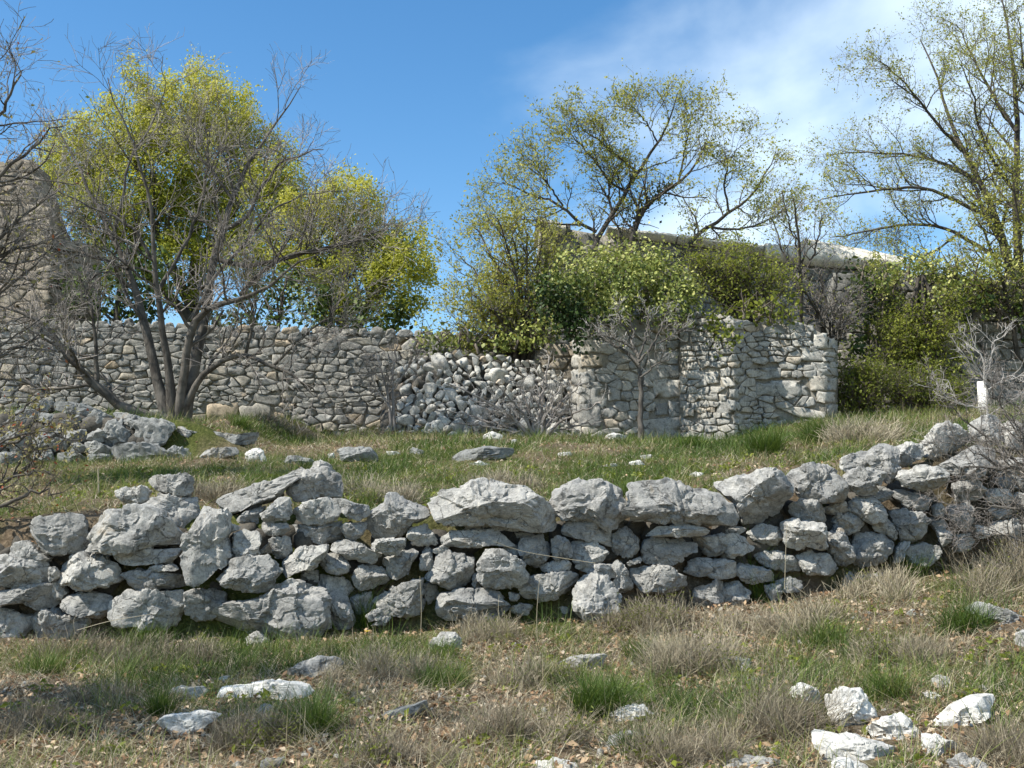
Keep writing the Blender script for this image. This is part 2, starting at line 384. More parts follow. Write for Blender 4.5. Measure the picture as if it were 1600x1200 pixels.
# ------------------------------------------------------------------ stones
def icosphere(sub):
    bm = bmesh.new(); bmesh.ops.create_icosphere(bm, subdivisions=sub, radius=1.0)
    V = np.array([v.co[:] for v in bm.verts]); F = np.array([[v.index for v in f.verts] for f in bm.faces])
    bm.free(); return V / np.linalg.norm(V, axis=1)[:, None], F
ICO = {k: icosphere(k) for k in (2, 3, 4, 5)}
ICO_BIG = icosphere(6)

def radial(poly, nth=160, smooth=2.0):
    """radius of a polygon about its centroid as a function of angle"""
    poly = np.asarray(poly, float)
    x, y = poly[:, 0], poly[:, 1]; x2, y2 = np.roll(x, -1), np.roll(y, -1)
    a = x * y2 - x2 * y; A = a.sum() / 2
    if abs(A) < 1e-9: c = poly.mean(0)
    else: c = np.array([((x + x2) * a).sum(), ((y + y2) * a).sum()]) / (6 * A)
    th = np.linspace(-np.pi, np.pi, nth, endpoint=False)
    d = np.stack([np.cos(th), np.sin(th)], 1)
    r = np.zeros(nth)
    p = poly - c; q = np.roll(p, -1, 0); e = q - p
    for i in range(len(p)):
        den = d[:, 0] * e[i, 1] - d[:, 1] * e[i, 0]
        den = np.where(abs(den) < 1e-12, 1e-12, den)
        t = (p[i, 0] * e[i, 1] - p[i, 1] * e[i, 0]) / den
        u = (p[i, 0] * d[:, 1] - p[i, 1] * d[:, 0]) / den
        ok = (t > 0) & (u >= -1e-6) & (u <= 1 + 1e-6)
        r = np.where(ok & (t > r), t, r)
    r = np.where(r <= 0, np.median(r[r > 0]) if (r > 0).any() else 1e-3, r)
    if smooth:
        k = np.exp(-0.5 * (np.arange(-6, 7) / smooth) ** 2); k /= k.sum()
        r = sum(np.roll(r, s) * w for s, w in zip(range(-6, 7), k))
    return c, th, r
def rad_at(th, r, ang):
    return np.interp(ang, np.r_[th, np.pi], np.r_[r, r[0]])

def rock_shape(th, r, depth, seed, sub, npow=2.8, chops=15, rough=1.0, cracks=None, front=1.0):
    """one boulder: outline r(theta) in the x-z plane, half thickness depth along y (front is -y)"""
    g = np.random.default_rng(seed)
    D, F = ICO_BIG if sub == 6 else ICO[sub]
    s = np.sqrt(D[:, 0] ** 2 + D[:, 2] ** 2); ang = np.arctan2(D[:, 2], D[:, 0])
    k = (s ** npow + np.abs(D[:, 1]) ** npow) ** (-1 / npow)
    R = rad_at(th, r, ang)
    V = np.stack([R * s * k * np.cos(ang), depth * D[:, 1] * k, R * s * k * np.sin(ang)], 1)
    size = float(np.sqrt(np.mean(r) * 2 * depth)) ; size = min(size, np.mean(r) * 2)
    # chisel flat facets, mostly on the front and the upper shoulder
    for i in range(chops):
        n = g.normal(size=3); n[1] = -abs(n[1]) * (1.0 if i % 4 else -1.0) - (0.45 if i % 4 else 0)
        n[0] *= .7; n[2] *= 0.75; n /= np.linalg.norm(n)
        h = V @ n; cut = h.max() * g.uniform(0.56, 0.90)
        V = V - np.outer(np.maximum(0, h - cut) * 0.995, n)
    ex = (r * np.cos(th)); ez = (r * np.sin(th))
    for ax, e in ((0, ex), (2, ez)):
        a0, a1 = V[:, ax].min(), V[:, ax].max()
        V[:, ax] = (V[:, ax] - a0) / (a1 - a0) * (e.max() - e.min()) + e.min()
    nrm = V / (np.linalg.norm(V, axis=1)[:, None] + 1e-9)
    q = V + g.uniform(-50, 50, 3)
    f0 = 1.3 / max(size, .05)
    d = 0.025 * size * fbm(q * f0, 2, seed % 97)
    # fracture chips: every patch of the surface breaks along its own plane
    for ncell, amp in ((14, .22), (55, .20)):
        qw = V + 0.05 * size * np.stack([fbm(q * f0 * 3 + o, 2, 31) for o in (0, 40, 80)], 1)
        lo, hi = V.min(0), V.max(0); cc = lo + (hi - lo) * g.random((ncell, 3))
        dist = ((qw[:, None] - cc[None]) ** 2).sum(2); k = dist.argmin(1)
        gr = g.normal(size=(ncell, 3)) * amp
        d = d + np.clip(((V - cc[k]) * gr[k]).sum(1), -.05 * size, .035 * size)
    # sharp solution ridges (karst weathering), crest up
    rg = (1 - np.abs(fbm(q * f0 * 2.4, 4, seed % 89, .55))) ** 2
    d = d + 0.055 * size * (rg - .55) * sstep(fbm(q * f0 * .8, 2, 44) * 1.6 + .5)
    rid = 1 - np.abs(fbm(q * f0 * 2.2, 3, seed % 83))
    d = d - 0.05 * size * np.clip(rid - 0.90, 0, 1) / 0.10
    d = d + rough * (0.006 * (1 - 2 * np.abs(fbm(q * 16, 3, 3))) + 0.005 * fbm(q * 42, 2, 4)) * min(1, size / 0.25)
    pit = np.clip(vnoise(q * 13, 6) - 0.6, 0, 1); d = d - rough * 0.06 * pit * min(1, size / .3)
    if cracks is None: cracks = int(g.integers(0, 3)) if size > 0.2 else 0
    for i in range(cracks):   # bedding fissures
        n = np.array([g.normal() * .25, g.normal() * .2, 1.0]) if g.random() < .75 else np.array([1.0, g.normal() * .3, g.normal() * .4])
        n /= np.linalg.norm(n)
        hh = V @ n + 0.12 * size * fbm(q * f0 * 1.5, 3, 50 + i) - g.uniform(-.45, .45) * size * .6
        d = d - 0.035 * size * np.exp(-(hh / (0.018 * size + .004)) ** 2) * sstep((fbm(q * f0, 2, 70 + i) + .35) * 2.5)
    V = V + nrm * d[:, None]
    return V, F

def make_stone(poly, Yc, depth, seed, mat, parent=None, name='stone', sub=None, npow=None, tilt=0.0, rough=1.0, chops=15, sm=1.0, cracks=None, **kw):
    """boulder whose outline is the polygon of photo pixels, its front at distance about Yc - depth"""
    poly = np.asarray(poly, float)
    w = np.ptp(poly[:, 0]) * np.ptp(poly[:, 1])
    if sub is None: sub = 6 if w > 12000 else (5 if w > 1300 else 4)
    c, th, r = radial(np.c_[poly[:, 0], -poly[:, 1]], smooth=sm)
    sc = Yc / FPX
    g = np.random.default_rng(seed)
    V, F = rock_shape(th, r * sc, depth, seed, sub, npow or g.uniform(2.4, 3.6), chops, rough, cracks)
    if tilt: V[:, 1] += V[:, 2] * tilt
    loc = P(c[0], -c[1], Yc)
    me = mesh_np(name, V, [F])
    me.set_sharp_from_angle(angle=math.radians(24))
    return obj(name, me, mat, parent, loc, **kw)

def clip(poly, a, b, c):
    """keep the side a*x+b*y<=c"""
    out = []
    n = len(poly)
    for i in range(n):
        p, q = poly[i], poly[(i + 1) % n]
        dp, dq = a * p[0] + b * p[1] - c, a * q[0] + b * q[1] - c
        if dp <= 0: out.append(p)
        if dp * dq < 0:
            t = dp / (dp - dq); out.append((p[0] + (q[0] - p[0]) * t, p[1] + (q[1] - p[1]) * t))
    return out
def voronoi_stones(x0, x1, top, bot, rowh, stepw, g, asp=0.6, drop=0.1, bigs=(), jit=0.28):
    """stone outlines (pixels) filling the region between the curves top(x) and bot(x)"""
    sites = []
    ymin = min(top(x) for x in np.linspace(x0, x1, 60)); ymax = max(bot(x) for x in np.linspace(x0, x1, 60))
    y = ymin - rowh
    while y < ymax + rowh:
        rh = rowh * g.uniform(.55, 1.6)
        x = x0 - stepw * g.uniform(0, 1.5); wav = g.uniform(0, 6)
        while x < x1 + stepw:
            st = stepw * np.clip(g.lognormal(-.08, .55), .35, 2.6)
            yy = y + rh * (.5 + g.normal() * jit) + 2.2 * math.sin(x / 38 + wav)
            if g.random() > drop: sites.append((x + st / 2, yy))
            x += st
        y += rh
    S = np.array(sites); Sa = S * [asp, 1]
    bb = [(x0, ymin - 50), (x1, ymin - 50), (x1, ymax + 50), (x0, ymax + 50)]
    cells = []
    def in_big(p):
        return any(bx0 - 1 < p[0] < bx1 + 1 and by0 - 1 < p[1] < by1 + 1 for bx0, by0, bx1, by1 in bigs)
    for i in range(len(S)):
        if not (x0 <= S[i, 0] <= x1) or in_big(S[i]): continue
        t, b = top(S[i, 0]), bot(S[i, 0])
        if not (t + rowh * .2 <= S[i, 1] <= b + rowh * .3): continue
        d = ((Sa - Sa[i]) ** 2).sum(1); nb = np.argsort(d)[1:16]
        poly = bb
        for j in nb:
            a, bq = 2 * (Sa[j, 0] - Sa[i, 0]) * asp, 2 * (Sa[j, 1] - Sa[i, 1])
            c = (Sa[j] ** 2).sum() - (Sa[i] ** 2).sum()
            poly = clip(poly, a, bq, c)
            if len(poly) < 3: break
        if len(poly) >= 3:
            p = np.array(poly); p[:, 1] = np.clip(p[:, 1], t - rowh * .25, 1e9)
            if np.ptp(p[:, 0]) > 2 and np.ptp(p[:, 1]) > 2: cells.append(p)
    for bx0, by0, bx1, by1 in bigs:
        q = np.array([(bx0, by0), ((bx0 + bx1) / 2, by0), (bx1, by0), (bx1, (by0 + by1) / 2), (bx1, by1), ((bx0 + bx1) / 2, by1), (bx0, by1), (bx0, (by0 + by1) / 2)], float)
        cells.append(q + g.normal(size=q.shape) * .8)
    return cells
def curve(pts):
    a = np.array(pts, float); return lambda x: np.interp(x, a[:, 0], a[:, 1])

def pan(ox, oy, s, txt):
    out = []
    for ln in txt.strip().splitlines():
        a = ln.split('|'); nums = [t.split(',') for t in a[0].split()]
        out.append(([(ox + float(x) / s, oy + float(y) / s) for x, y in nums], a[1].strip() if len(a) > 1 else ''))
    return out

FRONT = pan(0, 715, 4, """
160,440 200,350 270,365 350,350 450,370 550,400 530,480 510,560 440,610 350,615 230,565 165,520
50,575 100,535 160,515 220,560 340,670 300,672 200,630 70,610
-90,620 0,610 80,625 160,620 240,650 310,690 295,760 180,800 60,815 -90,800
310,690 345,685 370,740 350,762 325,780 300,735
335,770 385,765 420,830 380,895 350,870 330,820
350,670 420,640 530,570 545,610 640,630 740,690 750,740 700,790 580,825 470,820 400,780
-90,850 100,820 240,790 310,785 340,850 370,910 340,945 210,945 150,905 -90,930
370,920 440,840 530,840 690,870 690,960 620,1000 530,995 430,955
190,970 280,960 370,955 430,985 540,1010 540,1060 440,1120 250,1150 190,1100
-90,945 60,945 130,940 185,990 180,1130 -90,1140
525,500 570,410 690,315 870,300 990,340 1080,430 1090,465 1165,520 1130,545 980,555 780,600 620,580 560,590 530,570
905,140 950,115 1080,110 1160,95 1215,130 1210,240 1150,250 1000,205 940,190|b
925,215 1000,210 1100,250 1210,255 1230,330 1250,400 1210,460 1130,470 1090,440 1000,340 920,300|b
770,270 820,200 900,175 935,210 925,310 800,315|b
725,205 790,185 830,195 775,275 735,245|b
700,610 880,570 1090,555 1160,550 1120,640 1000,665 800,675 740,655
910,680 1110,665 1110,700 960,715
750,740 850,695 980,715 1140,755 1130,800 1040,820 850,825 750,790
700,910 715,845 900,835 1110,825 1135,880 1140,970 1090,1070 900,1070 730,1050 700,960
1160,840 1250,825 1380,830 1410,870 1350,950 1290,1010 1210,1030 1180,1000
1290,310 1350,300 1390,370 1420,440 1425,610 1390,720 1340,800 1290,810 1200,760 1150,650 1165,540 1230,440 1255,390|f
""") + pan(300, 715, 4, """
150,295 240,240 330,210 400,190 480,165 580,130 690,55 745,70 720,110 640,150 560,210 520,260 440,290 330,335 240,370 190,360|b
560,240 640,160 740,75 800,60 860,65 890,80 950,130 950,180 920,240 850,250 760,262 660,270|b
750,70 760,25 800,15 860,45 880,80 800,95|b
270,410 350,340 460,300 440,340 420,380 430,450 330,450|b
210,400 280,430 300,445 230,470
235,540 280,470 330,450 420,465 430,540 420,600 370,630 280,630 235,590
420,360 480,330 540,255 600,255 620,320 610,390 560,400 490,410 430,385
427,425 450,395 480,410 600,410 615,460 560,485 500,485 430,450
480,530 540,495 600,495 625,580 590,610 535,640 490,600
420,570 480,530 490,600 430,600|d
620,340 700,285 850,255 900,280 940,330 900,390 840,410 740,415 640,385
610,420 720,420 900,410 940,380 960,450 940,510 840,540 740,530 640,540 620,490|d
880,260 940,255 1000,290 1090,300 1120,340 1090,370 1040,390 980,380 940,350
930,435 960,410 1090,400 1085,470 1010,515 960,500
1080,400 1130,330 1210,290 1210,245 1270,225 1380,225 1440,270 1500,340 1480,370 1380,410 1310,480 1250,505 1110,500
155,785 220,720 260,660 330,625 450,610 500,650 550,705 520,750 460,830 410,850 300,830 230,800|f
555,660 640,600 700,550 800,545 860,560 850,590 820,640 760,690 650,720 610,745 560,720
790,670 840,605 900,600 960,640 990,690 985,715 930,730 870,715
865,545 920,515 1020,530 1110,575 1190,600 1170,660 1100,660 970,625 900,585
1110,560 1135,510 1230,510 1330,505 1325,580 1290,610 1230,605|f
1340,540 1380,440 1440,420 1500,425 1545,500 1530,545 1450,550
1015,780 1010,700 1080,680 1170,670 1225,760 1210,790 1100,815 1030,825
1190,640 1240,610 1380,570 1420,590 1410,650 1390,720 1280,770 1220,745
780,790 800,730 930,750 1000,790 1020,840 960,880 860,850|d
105,1070 120,990 220,910 400,860 550,790 620,780 700,810 770,850 790,950 850,1030 890,1090 830,1130 690,1180 500,1170 300,1140 180,1100|f
820,950 850,855 920,835 970,860 975,920 1010,1010 1010,1060 930,1070 870,1030
1130,880 1300,800 1440,755 1450,850 1440,970 1330,1000 1220,990 1180,920
1090,980 1160,940 1200,970 1200,1000 1110,1030
1120,1050 1200,990 1240,1000 1210,1050
330,1130 390,1090 460,1110 490,1170 340,1180|f
680,700 790,700 790,780 690,770|d
990,870 1120,840 1140,960 1020,980|d
""") + pan(600, 715, 4, """
255,265 330,235 440,200 540,155 620,130 690,160 800,185 880,200 940,250 1020,310 1100,380 1115,420 1070,465 900,460 720,430 500,430 380,430 300,390 280,320|f
345,510 390,450 470,460 640,450 700,440 790,480 830,520 800,550 710,560 640,550 520,565 410,550
800,470 880,465 940,480 900,515 830,530|d
840,580 850,525 930,480 1020,490 1045,590 1000,660 940,685 870,650
1040,500 1070,490 1160,530 1175,590 1150,640 1060,650 1045,570
710,580 760,550 830,545 845,610 800,620 760,590
590,650 620,585 750,590 830,630 890,680 900,720 880,780 830,805 690,820 620,780 600,720|f
550,770 560,720 595,720 605,810 560,810
230,630 260,560 300,580 310,650 280,710 225,700
300,580 350,550 410,555 390,590 330,605
260,740 310,680 330,610 400,580 500,590 555,640 545,740 530,790 470,810 360,795
340,940 345,850 450,830 560,815 690,850 770,820 785,870 740,910 620,940 530,985 450,1010 390,1030 350,980
450,1040 530,985 620,945 770,900 780,960 760,1030 620,1070 480,1080
960,700 1040,660 1130,635 1180,700 1100,712
1170,640 1180,510 1270,520 1370,560 1410,600 1400,660 1350,670 1210,690
1110,450 1140,400 1240,395 1330,410 1390,460 1440,510 1470,555 1420,565 1320,525 1200,500 1130,490
1025,260 1050,220 1130,180 1250,145 1390,155 1460,190 1480,240 1500,310 1500,390 1440,450 1380,440 1290,385 1120,380 1090,340 1040,310
1430,470 1520,435 1590,480 1590,560 1550,630 1500,630 1430,590
1215,690 1230,660 1400,670 1470,730 1430,755 1330,740
850,840 900,740 980,720 1180,715 1230,750 1210,800 1150,850 1100,880 980,890 870,870
1190,870 1200,800 1240,730 1340,750 1430,830 1485,870 1470,950 1400,1050 1270,1040 1200,960|f
1400,660 1450,630 1510,690 1560,790 1550,840 1490,860 1430,800 1470,740
780,840 850,855 830,900 790,890
780,940 850,910 930,920 900,970 800,990
240,780 330,790 340,900 250,920|d
1040,950 1130,930 1180,1000 1060,1010|d
""") + pan(900, 715, 4, """
270,280 330,200 400,190 480,150 570,130 660,145 740,200 820,200 890,215 960,270 1010,340 1020,410 960,420 780,415 640,410 500,395 380,400 320,340|f
880,190 950,150 1060,110 1180,75 1300,115 1340,180 1335,240 1285,290 1280,350 1170,390 1050,410 1000,310 940,240
440,470 450,430 600,430 760,420 850,460 800,490 650,495 520,490|f
400,590 430,520 520,495 650,510 680,540 720,520 760,590 730,630 650,665 530,670 430,650
740,545 770,500 900,495 1030,470 1105,530 1100,590 1040,600 1010,625 900,620 800,590
310,660 400,620 415,645 330,680
350,760 355,680 440,670 570,690 690,750 700,830 600,850 420,830
660,720 720,635 880,635 990,650 1010,690 940,750 850,750 720,740
980,775 1010,710 1070,660 1160,680 1240,740 1240,775 1120,785
740,800 850,760 910,770 930,860 900,960 860,960 800,940 740,900
915,780 1000,790 1080,850 1080,930 990,970 920,960 920,860
1065,470 1080,420 1170,415 1280,450 1300,510 1260,545 1160,550 1110,520
1300,520 1280,400 1350,385 1550,410 1570,500 1560,570 1440,570 1320,560|f
1110,620 1130,570 1260,595 1340,620 1410,680 1400,710 1280,710 1170,680
1370,620 1420,590 1520,585 1600,610 1640,680 1600,735 1440,735 1400,680
1330,280 1380,250 1500,270 1540,340 1575,400 1540,420 1420,400 1350,350
1250,770 1340,745 1420,770 1400,830 1290,840
1180,800 1280,790 1280,880 1230,900 1190,860
860,500 1010,490 1060,460 1060,430 900,430 860,450|d
""") + pan(1200, 635, 4, """
120,430 150,390 230,370 330,350 440,400 490,500 480,560 380,600 300,590 180,530
460,400 470,330 560,290 650,270 690,300 640,350 620,400 500,410|b
620,350 640,280 690,230 780,235 830,290 830,350 780,440 740,480 680,400 630,380
780,235 870,225 960,240 970,300 920,340 820,380 830,290|b
470,440 550,375 690,380 740,420 740,480 690,500 640,490 700,560 600,560 500,520|f
560,500 650,490 720,500 780,540 770,600 710,600 640,560
790,460 840,405 930,385 1030,370 1130,400 1110,470 1050,520 950,525 820,500|f
780,545 830,515 930,540 1020,580 1020,640 960,650 850,620
500,570 560,550 680,575 735,640 720,710 640,735 560,680 510,650
340,640 480,590 500,650 420,680 360,670
400,720 440,670 540,655 600,720 590,770 500,800 440,770
360,790 400,740 460,790 500,840 530,960 500,1010 430,980 380,880
500,810 600,795 760,800 780,850 770,950 720,1010 580,1010 530,940
660,740 720,690 780,750 810,800 790,840 740,800 660,780
755,660 830,640 930,650 1000,720 990,800 900,840 820,830 790,750
780,980 800,890 860,840 900,860 850,920 840,970
850,950 900,870 1000,855 1060,870 1090,930 1060,990 930,1000
1050,790 1130,760 1150,850 1080,870
1000,700 1080,680 1130,740 1050,780
1030,620 1090,600 1110,670 1040,690
560,1070 640,1040 720,1040 720,1110 650,1150 590,1140
470,1050 520,1030 570,1130 560,1190 500,1180
960,240 1060,150 1110,110 1200,90 1270,110 1290,180 1230,240 1150,290 1050,330 990,300|b
1270,110 1350,50 1440,60 1480,120 1460,220 1370,260 1290,230|b
1060,340 1150,300 1300,250 1420,260 1400,360 1320,420 1200,450 1120,430 1060,390
1450,120 1540,90 1600,100 1690,130 1690,270 1560,280 1470,260|b
1420,440 1530,430 1690,460 1690,520 1540,520 1430,490
1360,520 1500,510 1560,560 1500,610 1370,600
1380,640 1500,620 1540,680 1430,710
1540,540 1690,550 1690,650 1580,640
1300,740 1400,760 1380,830 1310,820
1400,360 1500,330 1690,330 1690,430 1520,430 1420,420
1590,700 1690,690 1690,820 1600,820
1150,480 1290,440 1350,520 1300,600 1180,590
1130,620 1250,600 1300,720 1200,780 1140,740
1160,790 1290,800 1290,900 1180,910
1400,720 1560,700 1580,820 1420,840
""")
front = thing('dry_stone_wall', 'low dry stone wall of big grey boulders crossing the foreground slope', 'stone wall', P(800, 968, 8.5))
frontloc = np.array(front.location)
def under(o, root):
    o.parent = root; o.location = np.array(o.location) - np.array(root.location)
for i, (poly, flag) in enumerate(FRONT):
    poly = np.array(poly); c = poly.mean(0)
    w = np.ptp(poly[:, 0]); h = np.ptp(poly[:, 1])
    off = {'b': 0.38, 'f': -0.03, 'd': 0.22}.get(flag, 0.06 + 0.08 * rng.random())
    dep = np.clip(0.5 * np.sqrt(w * h) / 200 * rng.uniform(.9, 1.15), 0.09, 0.32)
    Yc = wall_y_px(c[0]) + off + 0.16 + 0.0006 * max(0, 960 - c[1]) * 0.6
    Yc = max(Yc, wall_y_px(c[0]) + off + dep - 0.06)
    grow = 1.0
    poly = c + (poly - c) * grow
    o = make_stone(poly, Yc, dep, 1000 + i * 7, M_LIME, None)
    under(o, front)
# the wall runs on a little way beyond both edges of the picture
ge = np.random.default_rng(55)
for xa, xb, ta, tb, ba, bb_ in ((1690, 2010, 665, 640, 875, 850), (-360, -85, 840, 830, 1000, 995)):
    for cell in voronoi_stones(xa, xb, curve([(xa, ta), (xb, tb)]), curve([(xa, ba), (xb, bb_)]), 62, 85, ge, .8, 0.0, (), .15):
        c = cell.mean(0); o = make_stone(c + (cell - c) * .98, wall_y_px(c[0]) + .3, .26, 7000 + int(c[0]) * 3 + int(c[1]), M_LIME, None, sub=4); under(o, front)
# hidden rubble packing behind the face stones
def joined_rocks(centers, sizes, seed, sub=2, chops=6, lo=.6, hi=.9):
    g = np.random.default_rng(seed); D, F = ICO[sub]; Vs = []; Fs = []; T = []
    for i, (c, s) in enumerate(zip(centers, sizes)):
        A = np.linalg.qr(g.normal(size=(3, 3)))[0]
        V = D * (1 + 0.28 * fbm(D * 1.4 + g.uniform(-50, 50, 3), 2, 1))[:, None]
        for _ in range(chops):
            n = g.normal(size=3); n /= np.linalg.norm(n); hh = V @ n; V = V - np.outer(np.maximum(0, hh - hh.max() * g.uniform(lo, hi)) * .99, n)
        V = (V * s * np.array([g.uniform(.8, 1.3), g.uniform(.7, 1.1), g.uniform(.55, .9)])) @ A.T
        Vs.append(V + c); Fs.append(F + i * len(D)); T.append(np.full(len(D), g.random()))
    return np.concatenate(Vs), np.concatenate(Fs), np.concatenate(T)
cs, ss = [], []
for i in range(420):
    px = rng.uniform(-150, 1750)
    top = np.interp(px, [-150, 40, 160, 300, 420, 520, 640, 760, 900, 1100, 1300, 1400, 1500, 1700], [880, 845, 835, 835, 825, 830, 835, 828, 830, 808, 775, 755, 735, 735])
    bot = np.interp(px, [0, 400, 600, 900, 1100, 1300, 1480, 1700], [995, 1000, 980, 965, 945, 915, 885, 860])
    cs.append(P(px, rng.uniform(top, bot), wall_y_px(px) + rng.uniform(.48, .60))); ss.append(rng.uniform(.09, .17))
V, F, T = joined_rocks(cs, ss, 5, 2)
obj('rubble_fill', mesh_np('rubble_fill', V - frontloc, [F]), M_SHADEFILL, front, kind='stuff')

# second, smaller dry wall on the left terrace
LEFT = pan(0, 600, 4, """
225,130 260,95 330,105 325,165 280,180 235,165
350,150 380,110 450,115 540,135 620,165 600,190 520,210 440,180 390,185
85,190 140,165 240,165 245,230 210,285 140,285 100,250
10,280 50,225 95,240 105,290 60,300
250,190 300,180 390,210 390,255 310,250 250,230
400,210 500,200 515,230 480,280 430,285 400,250
240,300 300,260 380,255 395,290 330,325 250,325
520,240 600,170 640,180 700,200 690,230 640,250 600,285 540,290
645,280 680,230 750,215 760,250 810,300 800,360 720,380 660,360
555,315 620,280 660,300 660,360 620,370 570,345
395,310 440,290 530,290 550,320 545,360 470,375 410,355
35,340 90,290 150,295 190,350 200,410 120,440 60,420
700,180 800,180 900,225 920,240 800,290 740,230
815,320 850,250 920,215 1010,210 1075,240 1090,280 1060,340 1040,390 940,370 830,365
700,410 790,380 900,370 980,370 1030,440 1020,500 870,500 720,490
530,370 590,355 690,400 680,440 590,445 540,420
440,400 490,365 525,390 530,430 470,430
310,370 370,340 420,360 420,410 340,420
200,350 240,330 310,345 310,400 230,405
1040,440 1090,385 1140,400 1190,430 1160,490 1060,490
-60,340 0,310 35,350 40,420 -40,430
-60,250 0,220 30,250 0,300 -60,300
-20,440 60,430 160,440 180,500 60,510
200,420 300,410 330,480 220,490
560,440 680,440 690,490 580,490
340,430 430,430 520,440 530,490 360,490
""")
lw = thing('dry_stone_wall', 'short mossy dry stone wall on the left terrace below the bare tree', 'stone wall', P(150, 728, 14.6))
for i, (poly, flag) in enumerate(LEFT):
    poly = np.array(poly); c = poly.mean(0)
    o = make_stone(c + (poly - c) * 1.06, 14.75 + 0.006 * (728 - c[1]), 0.22, 5000 + i * 7, M_MOSSY, None, sub=4)
    under(o, lw)
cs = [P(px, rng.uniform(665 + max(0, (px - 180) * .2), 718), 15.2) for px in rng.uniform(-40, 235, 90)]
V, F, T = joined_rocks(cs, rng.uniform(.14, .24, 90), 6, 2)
obj('rubble_fill', mesh_np('rubble_fill', V - np.array(lw.location), [F]), M_SHADEFILL, lw, kind='stuff')

# ------------------------------------------------------------------ mortared rubble walls: every visible stone is a piece
def wall_stone(poly, Yf, relief, g, inset=.96):
    """a rubble stone of about 60 faces: corners of its cell, back ring sunk in the mortar, broken face standing proud"""
    poly = np.asarray(poly, float)
    d = np.hypot(*(np.roll(poly, -1, 0) - poly).T); keep = d > .06 * d.sum()
    poly = poly[keep] if keep.sum() >= 4 else poly
    c = poly.mean(0); pts = []
    for i in range(len(poly)):
        p, q, r = poly[i - 1], poly[i], poly[(i + 1) % len(poly)]
        cut = g.uniform(.03, .17)
        pts += [q + (p - q) * cut, q + (r - q) * g.uniform(.03, .17)]
    pts = np.array(pts); n = len(pts)
    sz = np.sqrt(np.ptp(poly[:, 0]) * np.ptp(poly[:, 1]))
    pts = c + (pts - c) * inset + g.normal(size=pts.shape) * .035 * sz
    dx, dy = pts[:, 0] - c[0], pts[:, 1] - c[1]
    tx, tz = g.normal() * .5 / sz, -(g.normal() * .35 + .15) / sz
    V = []
    for f, h, j in ((1.0, -2.6, 0), (1.0, .35, .12), (.93, .9, .12), (.62, 1.0, .20)):
        hh = (h + j * g.normal(size=n) + (f * (tx * dx + tz * dy) if h > .5 else 0)) * relief
        V.append(np.stack([c[0] + f * dx, c[1] + f * dy, hh], 1))
    V.append(np.array([[c[0], c[1], (1.05 + .2 * g.normal()) * relief]])); V = np.concatenate(V)
    W = P(V[:, 0], V[:, 1], Yf(V[:, 0]) - V[:, 2])
    i = np.arange(n); j = (i + 1) % n
    q = np.concatenate([np.stack([k * n + i, (k + 1) * n + i, (k + 1) * n + j, k * n + j], 1) for k in range(3)])
    t = np.stack([3 * n + i, np.full(n, 4 * n), 3 * n + j], 1)
    return W, q, t
def rubble_wall(root, x0, x1, top, bot, Yf, rowh, stepw, relief, mat, seed, thick=0.6, limit=300, bigs=(), drop=.1, asp=.44, core_mat=None, core_in=0.004, inset=.975, jit=.17, caps=None):
    g = np.random.default_rng(seed); base = np.array(root.location)
    cells = voronoi_stones(x0, x1, top, bot, rowh, stepw, g, asp, drop, bigs, jit)
    if caps:   # a course of cap stones sitting on the top
        x = x0
        while x < x1:
            w = g.uniform(*caps[0]); h = g.uniform(*caps[1]); t = top((x + w / 2))
            q = np.array([(x, t + 3), (x + .15 * w, t - h * .6), (x + .5 * w, t - h * g.uniform(.75, 1.)), (x + .85 * w, t - h * .65), (x + w, t + 2), (x + .8 * w, t + 7), (x + .2 * w, t + 7)])
            cells.append(q); x += w * .97
    area = [np.ptp(c[:, 0]) * np.ptp(c[:, 1]) for c in cells]
    order = np.argsort(area)[::-1]
    rest = []
    for k, ci in enumerate(order):
        W, q, t = wall_stone(cells[ci], Yf, relief * g.uniform(.5, 1.6), g, inset=inset)
        if k < limit:
            ctr = W.mean(0)
            obj('stone', mesh_np('stone', W - ctr, [q, t], False), mat, root, ctr - base)
        else: rest.append((W, q, t))
    if rest:
        o, Vs, Qs, Ts = 0, [], [], []
        for W, q, t in rest: Vs.append(W); Qs.append(q + o); Ts.append(t + o); o += len(W)
        obj('small_stones', mesh_np('small_stones', np.concatenate(Vs) - base, [np.concatenate(Qs), np.concatenate(Ts)], False), mat, root, kind='stuff')
    # mortar body
    cols = np.arange(x0 + 1, x1, 6.0); cols = np.r_[cols, x1 - 1]
    rows = 14; tt = np.linspace(0, 1, rows)
    tp = np.array([top(x) + 3 for x in cols]); bt = np.array([bot(x) + 8 for x in cols])
    PX = np.repeat(cols[None], rows, 0); PY = tp[None] + (bt - tp)[None] * tt[:, None]
    YF = Yf(PX) + core_in + g.normal(size=PX.shape) * .012
    A = P(PX, PY, YF).reshape(-1, 3); dirb = np.array([0, thick, 0.0]); B = A + dirb
    n, mcol = rows, len(cols); ix = np.arange(n * mcol).reshape(n, mcol); o = n * mcol
    f1 = np.stack([ix[:-1, :-1], ix[1:, :-1], ix[1:, 1:], ix[:-1, 1:]], -1).reshape(-1, 4)
    f2 = (f1 + o)[:, ::-1]
    ft = np.stack([ix[0, :-1], ix[0, 1:], ix[0, 1:] + o, ix[0, :-1] + o], -1)
    fl = np.stack([ix[:-1, 0], ix[:-1, 0] + o, ix[1:, 0] + o, ix[1:, 0]], -1)
    fr = np.stack([ix[:-1, -1], ix[1:, -1], ix[1:, -1] + o, ix[:-1, -1] + o], -1)
    obj('mortar_core', mesh_np('mortar_core', np.r_[A, B] - base, [np.r_[f1, f2, ft, fl, fr]]), core_mat or M_MORTAR, root)

